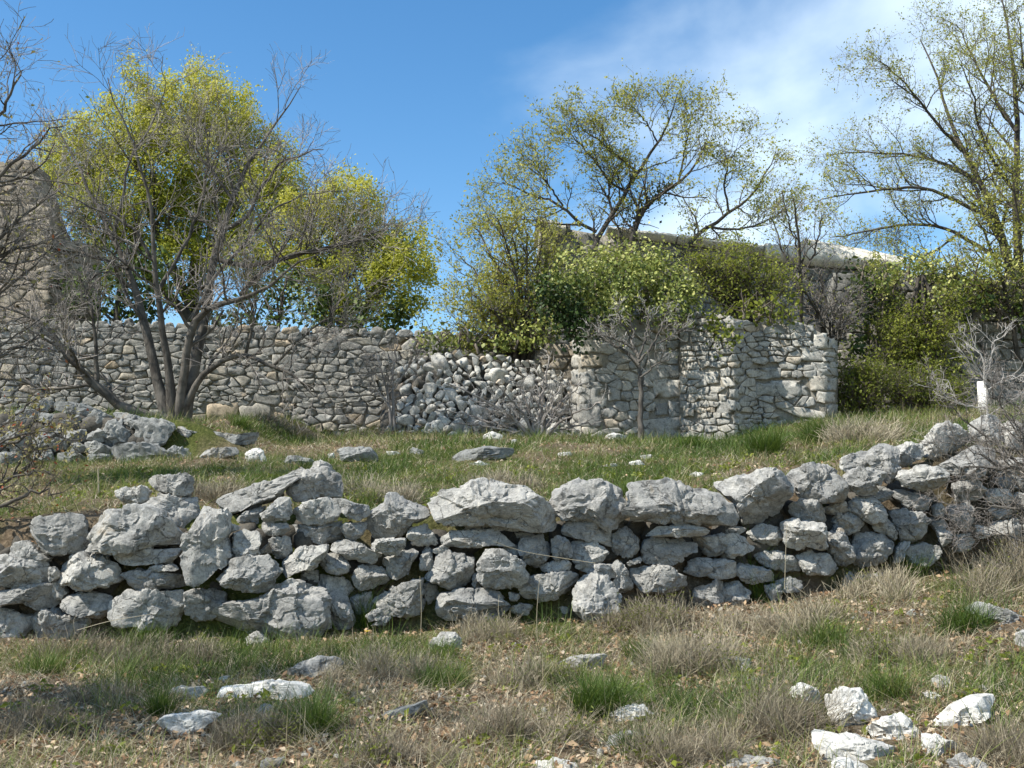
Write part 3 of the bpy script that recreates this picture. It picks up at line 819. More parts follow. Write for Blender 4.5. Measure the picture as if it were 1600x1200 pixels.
# long garden wall
lwall = thing('stone_wall', 'long straight mortared rubble wall with a cap course, behind the bare tree', 'stone wall', P(330, 668, 22.0))
rubble_wall(lwall, -40, 846, curve([(-40, 512), (60, 508), (200, 505), (330, 513), (500, 516), (668, 522), (760, 530), (846, 540)]), curve([(-40, 664), (250, 668), (668, 682), (846, 684)]),
            curve([(-40, 21.9), (668, 22.3), (846, 22.4)]), 8.8, 17.0, .028, M_WALL, 11, limit=290, core_in=.022, inset=.95, bigs=[(322, 630, 374, 668), (374, 632, 424, 668), (425, 553, 470, 581), (450, 590, 478, 606), (418, 570, 445, 580), (395, 616, 438, 633)], caps=((14, 32), (6, 10)))
# pillar-like ruined wall with quoins
pil = thing('ruined_wall', 'squared wall end with big pale quoin blocks standing behind the bare sapling', 'ruined wall', P(985, 690, 20.3))
pb = [(905, 528, 941, 551), (908, 554, 943, 574), (904, 577, 930, 600), (905, 604, 948, 640), (905, 630, 940, 668), (1020, 592, 1063, 623), (1024, 549, 1062, 568), (1026, 570, 1062, 591), (1023, 630, 1044, 650), (1044, 626, 1064, 653), (1004, 654, 1078, 688),
      (912, 504, 928, 525), (933, 508, 952, 524), (1006, 578, 1030, 596), (955, 582, 983, 594), (1040, 516, 1062, 530), (1020, 531, 1040, 546), (1042, 531, 1062, 544), (950, 604, 970, 626)]
rubble_wall(pil, 903, 1066, curve([(903, 506), (930, 492), (1000, 488), (1066, 492)]), curve([(903, 686), (1000, 690), (1066, 690)]), curve([(890, 20.45), (906, 20.32), (920, 20.25), (1080, 20.35)]), 11.5, 21, .026, M_RUIN, 12, thick=0.75, bigs=pb, asp=.55, core_in=.022, inset=.95)
# lit left jamb of that wall: blocks turning the corner, receding into the opening
for k, (ya, yb) in enumerate([(505, 528), (529, 552), (553, 576), (577, 602), (603, 632), (633, 660), (660, 688)]):
    x1 = 908 + rng.uniform(-2, 2); x0 = 897 + rng.uniform(-3, 2)
    g = np.random.default_rng(60 + k)
    A = P(x0, ya, 21.15); B = P(x1, ya, 20.30); C2 = P(x1, yb, 20.30); D2 = P(x0, yb, 21.15)
    n = 7; uu, vv = np.meshgrid(np.linspace(0, 1, n), np.linspace(0, 1, n))
    nn = np.cross(B - A, D2 - A); nn /= np.linalg.norm(nn)
    if nn[0] > 0: nn = -nn
    edge = np.minimum(np.minimum(uu, 1 - uu), np.minimum(vv, 1 - vv)) * 2
    S = (A[None, None] * ((1 - uu) * (1 - vv))[..., None] + B * (uu * (1 - vv))[..., None] + C2 * (uu * vv)[..., None] + D2 * ((1 - uu) * vv)[..., None])
    S = S + nn * (0.07 * np.minimum(1, edge * 3.5) + g.normal(size=uu.shape) * .012)[..., None]
    ix = np.arange(n * n).reshape(n, n)
    f = np.stack([ix[:-1, :-1], ix[:-1, 1:], ix[1:, 1:], ix[1:, :-1]], -1).reshape(-1, 4)
    ctr = S.reshape(-1, 3).mean(0)
    obj('stone', mesh_np('stone', S.reshape(-1, 3) - ctr, [f]), M_RUIN, pil, ctr - np.array(pil.location))
# broken wall to its right
brk = thing('ruined_wall', 'broken curving rubble wall with a ragged top, right of the quoined wall end', 'ruined wall', P(1190, 690, 19.6))
bb = [(1203, 594, 1254, 619), (1180, 598, 1212, 618), (1264, 586, 1294, 612), (1250, 548, 1290, 564), (1266, 564, 1300, 582), (1212, 634, 1292, 655), (1117, 624, 1150, 648), (1085, 609, 1114, 626), (1090, 581, 1124, 600), (1180, 574, 1222, 592),
      (1230, 504, 1256, 521), (1272, 520, 1294, 546), (1192, 511, 1228, 521), (1143, 647, 1172, 662), (1098, 682, 1140, 698), (1063, 518, 1076, 536), (1138, 608, 1155, 622), (1066, 636, 1086, 652), (1142, 500, 1162, 516), (1276, 612, 1305, 630), (1292, 632, 1309, 656), (1294, 528, 1306, 545), (1290, 590, 1308, 612)]
rubble_wall(brk, 1062, 1310, curve([(1062, 490), (1090, 484), (1120, 490), (1160, 497), (1200, 506), (1228, 502), (1258, 503), (1280, 516), (1298, 526), (1310, 530)]), curve([(1062, 676), (1085, 694), (1120, 702), (1160, 690), (1220, 668), (1310, 660)]),
            curve([(1060, 20.25), (1075, 20.0), (1130, 19.5), (1148, 19.42), (1185, 20.0), (1290, 19.78), (1296, 19.85), (1312, 20.25)]), 9.0, 16, .034, M_RUIN, 13, thick=.7, bigs=bb, asp=.5, limit=290, core_in=.03, inset=.94)
# orange stained wall remnant between heap and pillar
rem = thing('ruined_wall', 'stub of tan earthy rubble wall behind the heap, left of the quoins', 'ruined wall', P(880, 600, 21.6))
rubble_wall(rem, 835, 905, curve([(835, 545), (905, 528)]), curve([(835, 672), (905, 676)]), curve([(835, 21.6), (905, 21.4)]), 16, 26, .04, M_TOWER, 14, thick=.5, core_mat=M_TOWER)
# house behind
house = thing('ruined_house', 'grey ruined stone house with pale roof edge behind the ivy and oak', 'house', P(1150, 520, 25.0))
htop = curve([(842, 354), (860, 350), (950, 366), (1060, 376), (1200, 398), (1420, 420)])
rubble_wall(house, 842, 1420, htop, curve([(842, 640), (1420, 640)]), curve([(842, 25.2), (1420, 24.6)]), 15, 30, .03, M_FAR, 15, thick=4.0, limit=300, core_mat=M_FAR, core_in=.025, inset=.945)
def roof_piece(x0, x1, yt0, yt1, yb0, yb1, Y, name, nseed):
    n = 24; g = np.random.default_rng(nseed)
    xs_ = np.linspace(x0, x1, n); yt = np.linspace(yt0, yt1, n) + g.normal(size=n) * .7; yb = np.linspace(yb0, yb1, n) + g.normal(size=n) * .6
    A = P(xs_, yt, Y + 0.35 + 0 * xs_); B = P(xs_, yb, Y + 0 * xs_); M = P(xs_, .5 * (yt + yb) + g.normal(size=n) * .5, Y + .03 + g.normal(size=n) * .02)
    C_ = A + [0, 3.5, .12]; D_ = B + [0, .25, -.10]
    V = np.concatenate([C_, A, M, B, D_]); i = np.arange(n - 1)
    f = np.concatenate([np.stack([k * n + i, (k + 1) * n + i, (k + 1) * n + i + 1, k * n + i + 1], 1) for k in range(4)])
    endl = np.array([[0, n, 2 * n, 3 * n]]); endr = np.array([[n - 1, 4 * n - 1, 3 * n - 1, 2 * n - 1]])
    obj(name, mesh_np(name, V - np.array(house.location), [f, endl, endr], False), M_PLASTER, house)
roof_piece(1258, 1412, 372, 402, 404, 414, 24.35, 'roof_edge', 1)
roof_piece(1196, 1255, 380, 385, 395, 403, 24.45, 'roof_edge', 2)
roof_piece(1060, 1194, 366, 383, 370, 388, 24.6, 'roof_edge', 3)
roof_piece(950, 1058, 353, 366, 357, 370, 24.7, 'roof_edge', 4)
roof_piece(838, 884, 338, 350, 346, 359, 24.8, 'roof_edge', 5)
# dark wall under the right-hand ivy
rwall = thing('stone_wall', 'dark rubble wall under the right-hand ivy, behind the white post', 'stone wall', P(1480, 655, 23.6))
rubble_wall(rwall, 1300, 1680, curve([(1300, 430), (1400, 425), (1680, 440)]), curve([(1300, 668), (1680, 668)]), curve([(1300, 23.8), (1680, 23.2)]), 13, 27, .035, M_FAR, 16, thick=.8, limit=260, core_mat=M_FAR, core_in=.025, inset=.945)
# tower ruin far left
tow = thing('ruined_tower', 'tall brown ruined stone tower half hidden by twigs at the left edge', 'tower', P(40, 520, 25.5))
rubble_wall(tow, -140, 138, curve([(-140, 262), (0, 256), (30, 244), (52, 250), (64, 290), (76, 330), (86, 356), (94, 372), (140, 378)]), curve([(-140, 560), (138, 560)]), curve([(-140, 25.8), (80, 25.4), (88, 25.9), (138, 26.4)]), 15, 27, .03, M_TOWER, 17, thick=.9, limit=240, core_mat=M_TOWER, core_in=.03, inset=.94)

# ------------------------------------------------------------------ rubble heap: loose stones piled on a mound
heap = thing('rubble_heap', 'collapsed heap of pale rubble stones at the foot of the garden wall', 'rubble heap', P(745, 682, 20.6))
hb = np.array(heap.location)
htopc = curve([(598, 664), (606, 618), (626, 576), (652, 560), (700, 553), (780, 556), (830, 566), (870, 574), (905, 592)])
hbot = curve([(598, 680), (760, 684), (905, 688)])
g = np.random.default_rng(77)
def heapY(px, py):
    t = (py - htopc(px)) / np.maximum(hbot(px) - htopc(px), 4)
    return 21.6 - 1.4 * np.clip(t, 0, 1) - .75 * np.exp(-((px - 700) / 95.0) ** 2) + 0.1 * np.sin(px / 23.0)
pts = []
tries = 0
while len(pts) < 285 and tries < 60000:
    tries += 1
    px = g.uniform(598, 902); py = g.uniform(htopc(px), hbot(px))
    s = g.choice([5.5, 7, 9, 11.5, 15], p=[.25, .32, .24, .13, .06])
    if all(((px - q[0]) / 1.15) ** 2 + (py - q[1]) ** 2 > (.62 * (s + q[2])) ** 2 for q in pts): pts.append((px, py, s))
    elif tries > 8000 and all(((px - q[0])) ** 2 + (py - q[1]) ** 2 > (.48 * (6 + q[2])) ** 2 for q in pts): pts.append((px, py, 6))
D, F = ICO[3]
for i, (px, py, s) in enumerate(pts):
    m = s * 21 / FPX * 1.16
    V, FF, _ = joined_rocks([np.zeros(3)], [m * 1.12], 900 + i, 3, chops=11, lo=.45, hi=.8)
    obj('stone', mesh_np('stone', V, [FF], False), M_HEAP, heap, P(px, py, heapY(px, py)) - hb)
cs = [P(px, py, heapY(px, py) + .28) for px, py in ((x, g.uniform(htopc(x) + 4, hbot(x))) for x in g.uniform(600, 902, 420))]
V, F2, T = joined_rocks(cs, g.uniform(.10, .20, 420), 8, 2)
obj('rubble_fill', mesh_np('rubble_fill', V - hb, [F2]), M_SHADEFILL, heap, kind='stuff')

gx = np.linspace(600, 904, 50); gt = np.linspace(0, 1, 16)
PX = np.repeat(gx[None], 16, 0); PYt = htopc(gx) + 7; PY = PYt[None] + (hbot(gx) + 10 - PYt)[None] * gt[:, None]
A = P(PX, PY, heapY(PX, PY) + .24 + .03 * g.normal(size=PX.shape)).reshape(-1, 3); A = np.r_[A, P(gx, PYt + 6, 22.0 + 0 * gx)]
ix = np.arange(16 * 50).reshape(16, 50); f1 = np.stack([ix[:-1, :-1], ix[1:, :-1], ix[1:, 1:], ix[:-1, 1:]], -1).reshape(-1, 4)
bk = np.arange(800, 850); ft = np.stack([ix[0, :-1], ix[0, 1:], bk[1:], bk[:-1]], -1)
obj('earth_core', mesh_np('earth_core', A - hb, [np.r_[f1, ft]]), M_SHADEFILL, heap)
# white leaning post
wp = thing('white_post', 'white painted square post standing in front of the dark right wall', 'post', P(1535, 655, 19.0))
A = [P(1527, 596, 19.0), P(1540, 595, 18.93), P(1543, 655, 18.93), P(1530, 655, 19.0)]
V = np.array(A); V = np.r_[V, V + [0.05, .14, 0]]
me = mesh_np('post_shaft', V - np.array(wp.location), [np.array([[3, 2, 1, 0], [4, 5, 6, 7], [0, 1, 5, 4], [1, 2, 6, 5], [2, 3, 7, 6], [3, 0, 4, 7]])], False)
bmx = bmesh.new(); bmx.from_mesh(me); bmesh.ops.recalc_face_normals(bmx, faces=bmx.faces); bmesh.ops.bevel(bmx, geom=bmx.edges[:], offset=.008, segments=1, affect='EDGES'); bmx.to_mesh(me); bmx.free()
obj('shaft', me, M_PAINT, wp)

# ------------------------------------------------------------------ loose rocks: each one a thing
ROCKS = []
def loose(ox, oy, s, txt, mat, dep=None, sub=5):
    for i, ln in enumerate(txt.strip().splitlines()):
        a, label = ln.split('|'); poly = np.array([(ox + float(x) / s, oy + float(y) / s) for x, y in (t.split(',') for t in a.split())])
        hit = ground_hit(poly[:, 0].mean(), poly[:, 1].max() - 0.12 * np.ptp(poly[:, 1]))
        Yb = hit[1]; sz = np.sqrt(np.ptp(poly[:, 0]) * np.ptp(poly[:, 1])) * Yb / FPX
        d = np.clip(.55 * sz, .05, .5)
        mm = mat
        if label.startswith('*'): mm, label = M_MOSSY, label[1:]
        if label.startswith('+'): mm, label = M_LIME, label[1:]
        c = poly.mean(0); poly = c + (poly - c) * 1.04
        poly[:, 1] += .02 * np.ptp(poly[:, 1])
        pc = P(c[0], c[1], Yb); ROCKS.append((pc[0], Yb + d * .4, .5 * np.ptp(poly[:, 0]) * Yb / FPX, d))
        make_stone(poly, Yb + d * .8, d, 9000 + int(c[0] * 7 + c[1]), mm, None, 'rock', sub=sub if np.ptp(poly[:, 0]) > 45 else 4, label=label.strip(), cat='rock', group='loose limestone rocks on the slope')
loose(1200, 1040, 4, """
150,160 190,120 240,105 310,150 325,195 355,240 300,255 230,260 200,200|white lumpy rock, upper left of the bright group at bottom right
390,220 510,140 560,150 610,210 660,320 640,390 560,425 470,405 410,330|smooth pale five-sided rock, biggest upright one in the bottom right group
640,400 680,320 740,300 800,320 870,325 970,400 975,470 870,500 790,510 700,475 640,440|white knobbly rock with dark hole, middle of the bottom right group
285,440 330,420 450,430 530,430 690,480 760,490 800,550 790,620 700,635 600,600 420,585 340,550|long white rock lying flat below the five-sided rock
400,620 440,595 530,595 640,635 640,740 430,740|pale rock cut by the bottom edge, under the long white rock
1020,400 1090,340 1140,310 1190,260 1320,210 1450,195 1440,240 1300,310 1230,350 1200,430 1110,450 1050,440|white pointed slab tilted up to the right at bottom right
985,440 1060,440 1180,480 1150,540 1050,595 985,580|white block under the pointed tilted slab at bottom right
1150,610 1230,560 1290,570 1370,640 1350,690 1150,690|+grey rock on the bottom edge, right of the white group
1025,110 1070,55 1130,90 1140,140 1050,155|+small grey rock half buried in grass above the white group
980,180 1030,165 1095,205 1080,225 1000,215|flat white chip of rock in leaf litter above the tilted slab
""", M_WHITE)
loose(1000, 900, 2.667, """
1360,112 1440,108 1600,170 1650,230 1540,205 1420,145|+long grey slab in grass at the right edge below the wall
1570,240 1600,225 1680,240 1680,300 1580,310|+grey rock cut by the right edge under the long slab
""", M_LIME)
loose(200, 980, 3.077, """
195,310 240,280 300,300 350,295 400,330 380,350 300,360 230,345|+grey jagged rock, left end of the low row at lower left
410,315 520,300 640,280 740,265 860,280 890,310 840,355 750,380 620,360 520,350 430,335|long flat whitish rock embedded in grass at lower left
760,245 800,190 920,140 1010,150 1030,180 960,210 890,240 870,270 780,265|+shaded grey wedge rock above the long flat rock
155,490 220,430 340,410 430,420 430,460 300,510 200,540|white rounded rock behind a grey dry shrub at lower left
1190,460 1240,420 1370,375 1420,355 1435,390 1350,430 1260,465|*narrow lichen-spotted rock ridge in grass, below the wall centre
1450,75 1500,30 1560,30 1600,70 1590,110 1490,120|+pale grey rounded rock just below the wall at centre left
640,640 740,630 750,690 640,700|*small dark rock on the bottom edge at lower left
610,400 660,370 700,380 690,410 620,440|+small grey rock poking out under the long flat rock
420,260 450,235 480,240 460,275|small whitish stone in grass above the jagged rock
1120,160 1180,150 1230,175 1180,205|+low grey rock among dry stems left of the rounded rock
""", M_WHITE)
loose(700, 960, 2.963, """
520,230 580,195 700,190 730,220 710,260 600,280|+flat grey rock half sunk in grass at lower centre
755,470 800,435 910,425 950,460 930,490 830,515|cream rock beside a green tuft at lower centre
720,640 760,560 850,540 920,560 870,610 760,660|+low rough rock below the cream rock
410,690 460,665 560,690 620,730 420,740|white rock cut by the bottom edge at centre
1110,185 1180,155 1230,165 1220,190 1150,205|+small smooth grey rock, left of a pair at lower right centre
1240,230 1290,195 1390,195 1400,240 1340,290 1260,265|+larger grey rock, right of a pair among dry stems
120,700 160,690 200,720 120,735|small white stone on the bottom edge left of centre
1280,690 1380,660 1500,680 1560,730 1280,735|+broad grey rock on the bottom edge right of centre
""", M_WHITE)
loose(0, 600, 4, """
1090,345 1085,290 1130,265 1170,300 1240,310 1290,340 1300,370 1240,410 1160,380|+loose tilted slab at the right end of the mossy wall
1170,300 1300,295 1450,325 1590,318 1625,310 1560,365 1400,390 1300,360|*long low ledge of rock in grass right of the tilted slab
1250,430 1300,405 1440,395 1500,420 1420,455 1330,470 1290,485|+white-topped rock below the long low ledge
1530,430 1590,400 1640,420 1665,480 1560,500|whitish upright rock right of the white-topped rock
""", M_WHITE, sub=4)
loose(380, 620, 3.333, """
1250,205 1300,180 1350,185 1345,225 1270,232|bright white rock in front of the rubble heap
1080,325 1140,280 1300,260 1400,270 1420,300 1300,330 1180,350 1090,350|*dark pitted flat rock on the grass, centre of the terrace
480,290 560,260 660,265 690,300 690,350 600,335 490,315|*grey lichened rock in grass, left of the pitted flat rock
740,280 800,285 830,300 760,307|small white stone right of the lichened rock
860,290 890,265 940,280 930,307|+small grey rock on bare earth right of the lichened rock
210,310 280,305 370,330 350,362 250,362|*dark low rock behind the tall boulder of the wall
440,300 470,290 475,322 450,327|small pale stone touching the lichened rock
45,300 80,295 100,320 60,330|+small grey rock left of the dark low rock
1395,225 1425,222 1430,248 1400,250|small pale rock right of the bright white rock
1170,350 1230,335 1290,360 1200,368|pale broken stone below the pitted flat rock
""", M_WHITE, sub=4)
loose(0, 0, 1, """
983,722 1004,719 1010,726 988,728|flat pale stone on the terrace grass, upper of two right of centre
1078,741 1088,737 1100,740 1096,745 1082,746|white flat stone on the terrace above the wall
938,726 962,724 966,730 942,731|thin pale stone level with the sapling's foot
945,681 962,677 980,681 976,688 948,688|white slab at the foot of the quoined wall
1000,712 1016,710 1020,717 1004,718|pale stone below the sapling's foot
870,708 890,706 894,712 874,713|tiny pale stone left of the sapling on the grass
""", M_WHITE, sub=4)
# ------------------------------------------------------------------ trees: limbs drawn one by one, finer branches grown from them
def resample(Pl, m):
    Pl = np.asarray(Pl, float); d = np.r_[0, np.cumsum(np.linalg.norm(np.diff(Pl, axis=0), axis=1))]
    t = np.linspace(0, d[-1], m)
    # smooth (Catmull-like) by interpolating then a light blur
    Q = np.stack([np.interp(t, d, Pl[:, k]) for k in range(Pl.shape[1])], 1)
    for _ in range(2):
        Q[1:-1] = .25 * Q[:-2] + .5 * Q[1:-1] + .25 * Q[2:]
    return Q
def tubes(Pa, Ra, k, g=None):
    """Pa (N,m,3), Ra (N,m) -> verts, quads"""
    n, m, _ = Pa.shape
    T = np.gradient(Pa, axis=1); T /= np.linalg.norm(T, axis=2, keepdims=True) + 1e-9
    ref = np.zeros((n, 1, 3)); mean = np.abs(Pa[:, -1] - Pa[:, 0]); ref[np.arange(n), 0, mean.argmin(1)] = 1
    A = np.cross(T, np.broadcast_to(ref, T.shape)); A /= np.linalg.norm(A, axis=2, keepdims=True) + 1e-9
    B = np.cross(T, A)
    a = np.linspace(0, 2 * np.pi, k, endpoint=False)
    V = Pa[:, :, None] + Ra[:, :, None, None] * (A[:, :, None] * np.cos(a)[:, None] + B[:, :, None] * np.sin(a)[:, None])
    ix = np.arange(n * m * k).reshape(n, m, k); jx = np.roll(ix, -1, 2)
    F = np.stack([ix[:, :-1], jx[:, :-1], jx[:, 1:], ix[:, 1:]], -1).reshape(-1, 4)
    return V.reshape(-1, 3), F
def ribbons(Pa, Ra, g):
    """hair-thin twigs as single strips"""
    n, m, _ = Pa.shape
    T = Pa[:, -1] - Pa[:, 0]; q = g.normal(size=(n, 3)); A = np.cross(T, q); A /= np.linalg.norm(A, axis=1, keepdims=True) + 1e-9
    V = np.stack([Pa - A[:, None] * Ra[..., None] * 1.3, Pa + A[:, None] * Ra[..., None] * 1.3], 2)
    ix = np.arange(n * m * 2).reshape(n, m, 2)
    F = np.stack([ix[:, :-1, 0], ix[:, :-1, 1], ix[:, 1:, 1], ix[:, 1:, 0]], -1).reshape(-1, 4)
    return V.reshape(-1, 3), F
def merge(parts):
    Vs, Fs, o = [], [], 0
    for V, F in parts:
        Vs.append(V); Fs.append(F + o); o += len(V)
    return np.concatenate(Vs), np.concatenate(Fs)
def grow(Pa, Ra, n, length, ang, m, rr, g, up=0.1, wig=0.12, tmin=0.2, tmax=1.0, rend=0.35, rmin=.002, lenvar=.5, taper=.45, bias=(0, 0, 0)):
    """n children on every parent branch"""
    N0, M0, _ = Pa.shape
    par = np.repeat(np.arange(N0), n); K = len(par)
    t = tmin + (tmax - tmin) * (np.tile(np.arange(n), N0) + g.random(K)) / n
    f = t * (M0 - 1); i = np.minimum(f.astype(int), M0 - 2); w = (f - i)[:, None]
    p0 = Pa[par, i] * (1 - w) + Pa[par, i + 1] * w
    r0 = (Ra[par, i] * (1 - w[:, 0]) + Ra[par, i + 1] * w[:, 0])
    T = Pa[par, i + 1] - Pa[par, i]; T /= np.linalg.norm(T, axis=1, keepdims=True) + 1e-9
    q = g.normal(size=(K, 3)); perp = np.cross(T, q); perp /= np.linalg.norm(perp, axis=1, keepdims=True) + 1e-9
    an = np.radians(ang) * (0.65 + 0.7 * g.random(K))[:, None]
    d = np.cos(an) * T + np.sin(an) * perp + np.array([0, 0, up]) + np.array(bias)
    d /= np.linalg.norm(d, axis=1, keepdims=True)
    pl = np.linalg.norm(np.diff(Pa[par], axis=1), axis=2).sum(1)
    L = length * (1 - lenvar + 2 * lenvar * g.random(K)) * (1 - taper * t)
    L = np.minimum(L, pl * 1.1 + .05)
    out = np.zeros((K, m, 3)); out[:, 0] = p0
    st = (L / (m - 1))[:, None]
    for j in range(1, m):
        d = d + wig * g.normal(size=(K, 3)) + np.array([0, 0, up * .3]); d /= np.linalg.norm(d, axis=1, keepdims=True)
        out[:, j] = out[:, j - 1] + d * st
    rs = np.maximum(r0 * rr, rmin); R = rs[:, None] * np.linspace(1, rend, m)[None]
    return out, np.maximum(R, rmin * .75)
def limbs_px(lst, Y, g, m=14, spread=.25, wob=.03):
    """lst: polylines of (px,py,radius_px) at distance Y, each drifting a little nearer or farther as it grows"""
    Ps, Rs = [], []
    for ln in lst:
        dY = 0.0
        if isinstance(ln, tuple) and isinstance(ln[0], (int, float)): dY, ln = ln[0], ln[1]
        else: dY = g.uniform(-1, 1)
        a = np.array(ln, float); n = len(a)
        dl = np.r_[0, np.cumsum(np.hypot(np.diff(a[:, 0]), np.diff(a[:, 1])))] / FPX * Y
        Yy = Y + dY * spread * dl
        p = P(a[:, 0], a[:, 1], Yy)
        q = resample(np.c_[p, a[:, 2] * Y / FPX], m)
        q[1:, :3] += g.normal(size=(m - 1, 3)) * wob * np.linspace(.3, 1, m - 1)[:, None]
        Ps.append(q[:, :3]); Rs.append(q[:, 3])
    return np.array(Ps), np.array(Rs)
def leaves(C, size, g, up=.5, out=None, aspect=.55, fold=.25, sizevar=.35, tint=None, droop=0.0):
    """a folded four-cornered leaf at every point of C"""
    n = len(C)
    nr = g.normal(size=(n, 3)); nr[:, 2] += up
    if out is not None: nr += out
    nr /= np.linalg.norm(nr, axis=1, keepdims=True) + 1e-9
    q = g.normal(size=(n, 3)); q[:, 2] -= droop
    t = q - nr * (q * nr).sum(1, keepdims=True); t /= np.linalg.norm(t, axis=1, keepdims=True) + 1e-9
    b = np.cross(nr, t)
    s = (size * (1 + sizevar * g.normal(size=n)).clip(.4, 2))[:, None]
    V = np.stack([C - t * s * .5, C + b * s * aspect * .5 + nr * s * fold * .3, C + t * s * .5, C - b * s * aspect * .5 + nr * s * fold * .3], 1)
    F = np.arange(4 * n).reshape(n, 4)
    F = np.concatenate([F[:, [0, 1, 2]], F[:, [0, 2, 3]]])
    if tint is None: tint = g.random(n)
    return V.reshape(-1, 3), F, np.repeat(tint, 4)
def pts_on(Pa, k, g, tmin=.2, jit=.03):
    N0, M0, _ = Pa.shape; par = np.repeat(np.arange(N0), k); t = tmin + (1 - tmin) * g.random(len(par))
    f = t * (M0 - 1); i = np.minimum(f.astype(int), M0 - 2); w = (f - i)[:, None]
    return Pa[par, i] * (1 - w) + Pa[par, i + 1] * w + g.normal(size=(len(par), 3)) * jit
def put(root, name, VF, mat, tint=None, smooth=True, **kw):
    V = VF[0] - np.array(root.location)
    return obj(name, mesh_np(name, V, [VF[1]], smooth, tint), mat, root, **kw)
def crown_tint(C, root_c, g, amt=.35):
    """leaf tint, a lighter yellower green towards the outside and top of a crown"""
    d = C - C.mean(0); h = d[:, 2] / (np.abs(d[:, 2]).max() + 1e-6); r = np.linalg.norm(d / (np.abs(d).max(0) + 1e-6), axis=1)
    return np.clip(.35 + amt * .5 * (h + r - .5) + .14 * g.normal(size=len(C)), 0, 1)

# -- bare grey tree in front of the long wall
g = np.random.default_rng(101)
bt = thing('bare_tree', 'sprawling bare grey many-stemmed tree in front of the long garden wall', 'tree', P(277, 667, 19.0))
BL = [
 (0.2, [(268, 668, 17), (262, 650, 14), (250, 615, 11), (238, 575, 10), (230, 530, 10), (224, 485, 9.5), (215, 450, 8), (200, 418, 6.5), (176, 375, 5), (150, 320, 4), (128, 265, 3), (100, 225, 2), (75, 180, 1)]),
 (-.2, [(275, 668, 16), (270, 640, 11), (266, 600, 8.5), (258, 555, 7.5), (252, 500, 7), (247, 455, 6), (236, 405, 5), (244, 350, 4), (228, 270, 3), (196, 200, 2), (165, 120, 1)]),
 (-.35, [(280, 668, 15), (282, 635, 11), (287, 590, 9), (294, 540, 8.5), (299, 505, 8), (305, 482, 7.5), (322, 475, 7), (345, 476, 6), (380, 474, 4.5), (405, 460, 4), (430, 440, 3), (480, 400, 2), (520, 390, 1)]),
 (.35, [(284, 668, 20), (290, 630, 15), (302, 575, 12), (313, 530, 11.5), (324, 480, 11), (325, 440, 9), (332, 400, 8), (350, 358, 7), (364, 310, 6), (380, 262, 4.5), (415, 212, 3), (455, 175, 1.6), (472, 135, .8)]),
 (-.5, [(284, 655, 12), (290, 630, 8), (302, 604, 7), (318, 583, 6.5), (342, 568, 6), (364, 555, 5.5), (388, 551, 5), (404, 562, 4.5), (430, 578, 4), (462, 583, 3), (485, 603, 2), (500, 620, 1)]),
 (-.5, [(384, 552, 4), (392, 525, 3), (396, 500, 2.4), (402, 470, 1.8), (398, 430, 1)]),
 (-.6, [(426, 573, 3.5), (452, 547, 2.8), (480, 520, 2.3), (512, 495, 1.8), (545, 468, 1)]),
 (-.3, [(274, 664, 16), (250, 655, 12), (216, 650, 12), (188, 636, 11), (160, 612, 9.5), (136, 592, 8.5), (106, 560, 7), (85, 520, 5.5), (60, 490, 4), (22, 488, 2.5), (-20, 470, 1.5)]),
 (-.1, [(150, 602, 6), (151, 575, 5), (150, 550, 4.5), (148, 515, 3.5), (140, 470, 2.5), (120, 420, 1.5)]),
 (-.1, [(150, 560, 4), (118, 552, 3.5), (92, 535, 2.5), (50, 510, 1.5)]),
 (-.4, [(333, 402, 6), (372, 418, 5), (428, 410, 4.5), (478, 396, 3.5), (540, 376, 2.5), (610, 358, 1.2)]),
 (-.6, [(376, 460, 5), (402, 430, 4.5), (440, 402, 4), (490, 388, 3), (545, 380, 2), (590, 372, 1)]),
 (-.3, [(352, 358, 5.5), (388, 342, 4.5), (404, 300, 3.8), (436, 252, 2.8), (478, 240, 1.8), (505, 232, .9)]),
 (.3, [(200, 420, 5), (172, 410, 4), (130, 396, 3.2), (90, 380, 2.2), (50, 350, 1.4)]),
 (.1, [(176, 375, 4), (190, 320, 3.2), (196, 260, 2.6), (230, 200, 2), (262, 150, 1.2), (250, 90, .8)]),
 (.2, [(247, 455, 5), (275, 410, 4), (300, 360, 3.4), (318, 300, 2.8), (330, 240, 2), (318, 190, 1.1)]),
 (-.4, [(236, 405, 4), (215, 360, 3.4), (165, 330, 2.6), (110, 310, 1.8), (60, 270, 1.1)]),
 (-.2, [(364, 312, 4), (340, 280, 3), (310, 240, 2.2), (290, 210, 1.2)]),
 (-.2, [(300, 500, 5), (330, 440, 4), (400, 360, 3), (420, 330, 2.4), (470, 300, 1.4), (540, 300, .8)]),
]
Lp, Lr = limbs_px(BL, 19.0, g, 16, .5, .022); Lr = Lr * .74
put(bt, 'trunk', tubes(Lp[:1], Lr[:1], 10), M_BARK)
for i in range(1, len(Lp)): put(bt, 'limb', tubes(Lp[i:i + 1], Lr[i:i + 1], 9), M_BARK)
b1, r1 = grow(Lp, Lr, 12, 1.3, 54, 9, .5, g, up=.10, wig=.20, tmin=.28, rmin=.005)
b2, r2 = grow(b1, r1, 7, .75, 45, 6, .6, g, up=.12, wig=.18, tmin=.15, rmin=.0045)
b3, r3 = grow(b2, r2, 5, .34, 42, 4, .65, g, up=.08, wig=.18, tmin=.15, rmin=.0028)
put(bt, 'branches', tubes(b1, r1, 5), M_BARK, kind='stuff')
put(bt, 'twigs', merge([tubes(b2, r2, 3), ribbons(b3, r3, g)]), M_TWIG, kind='stuff')

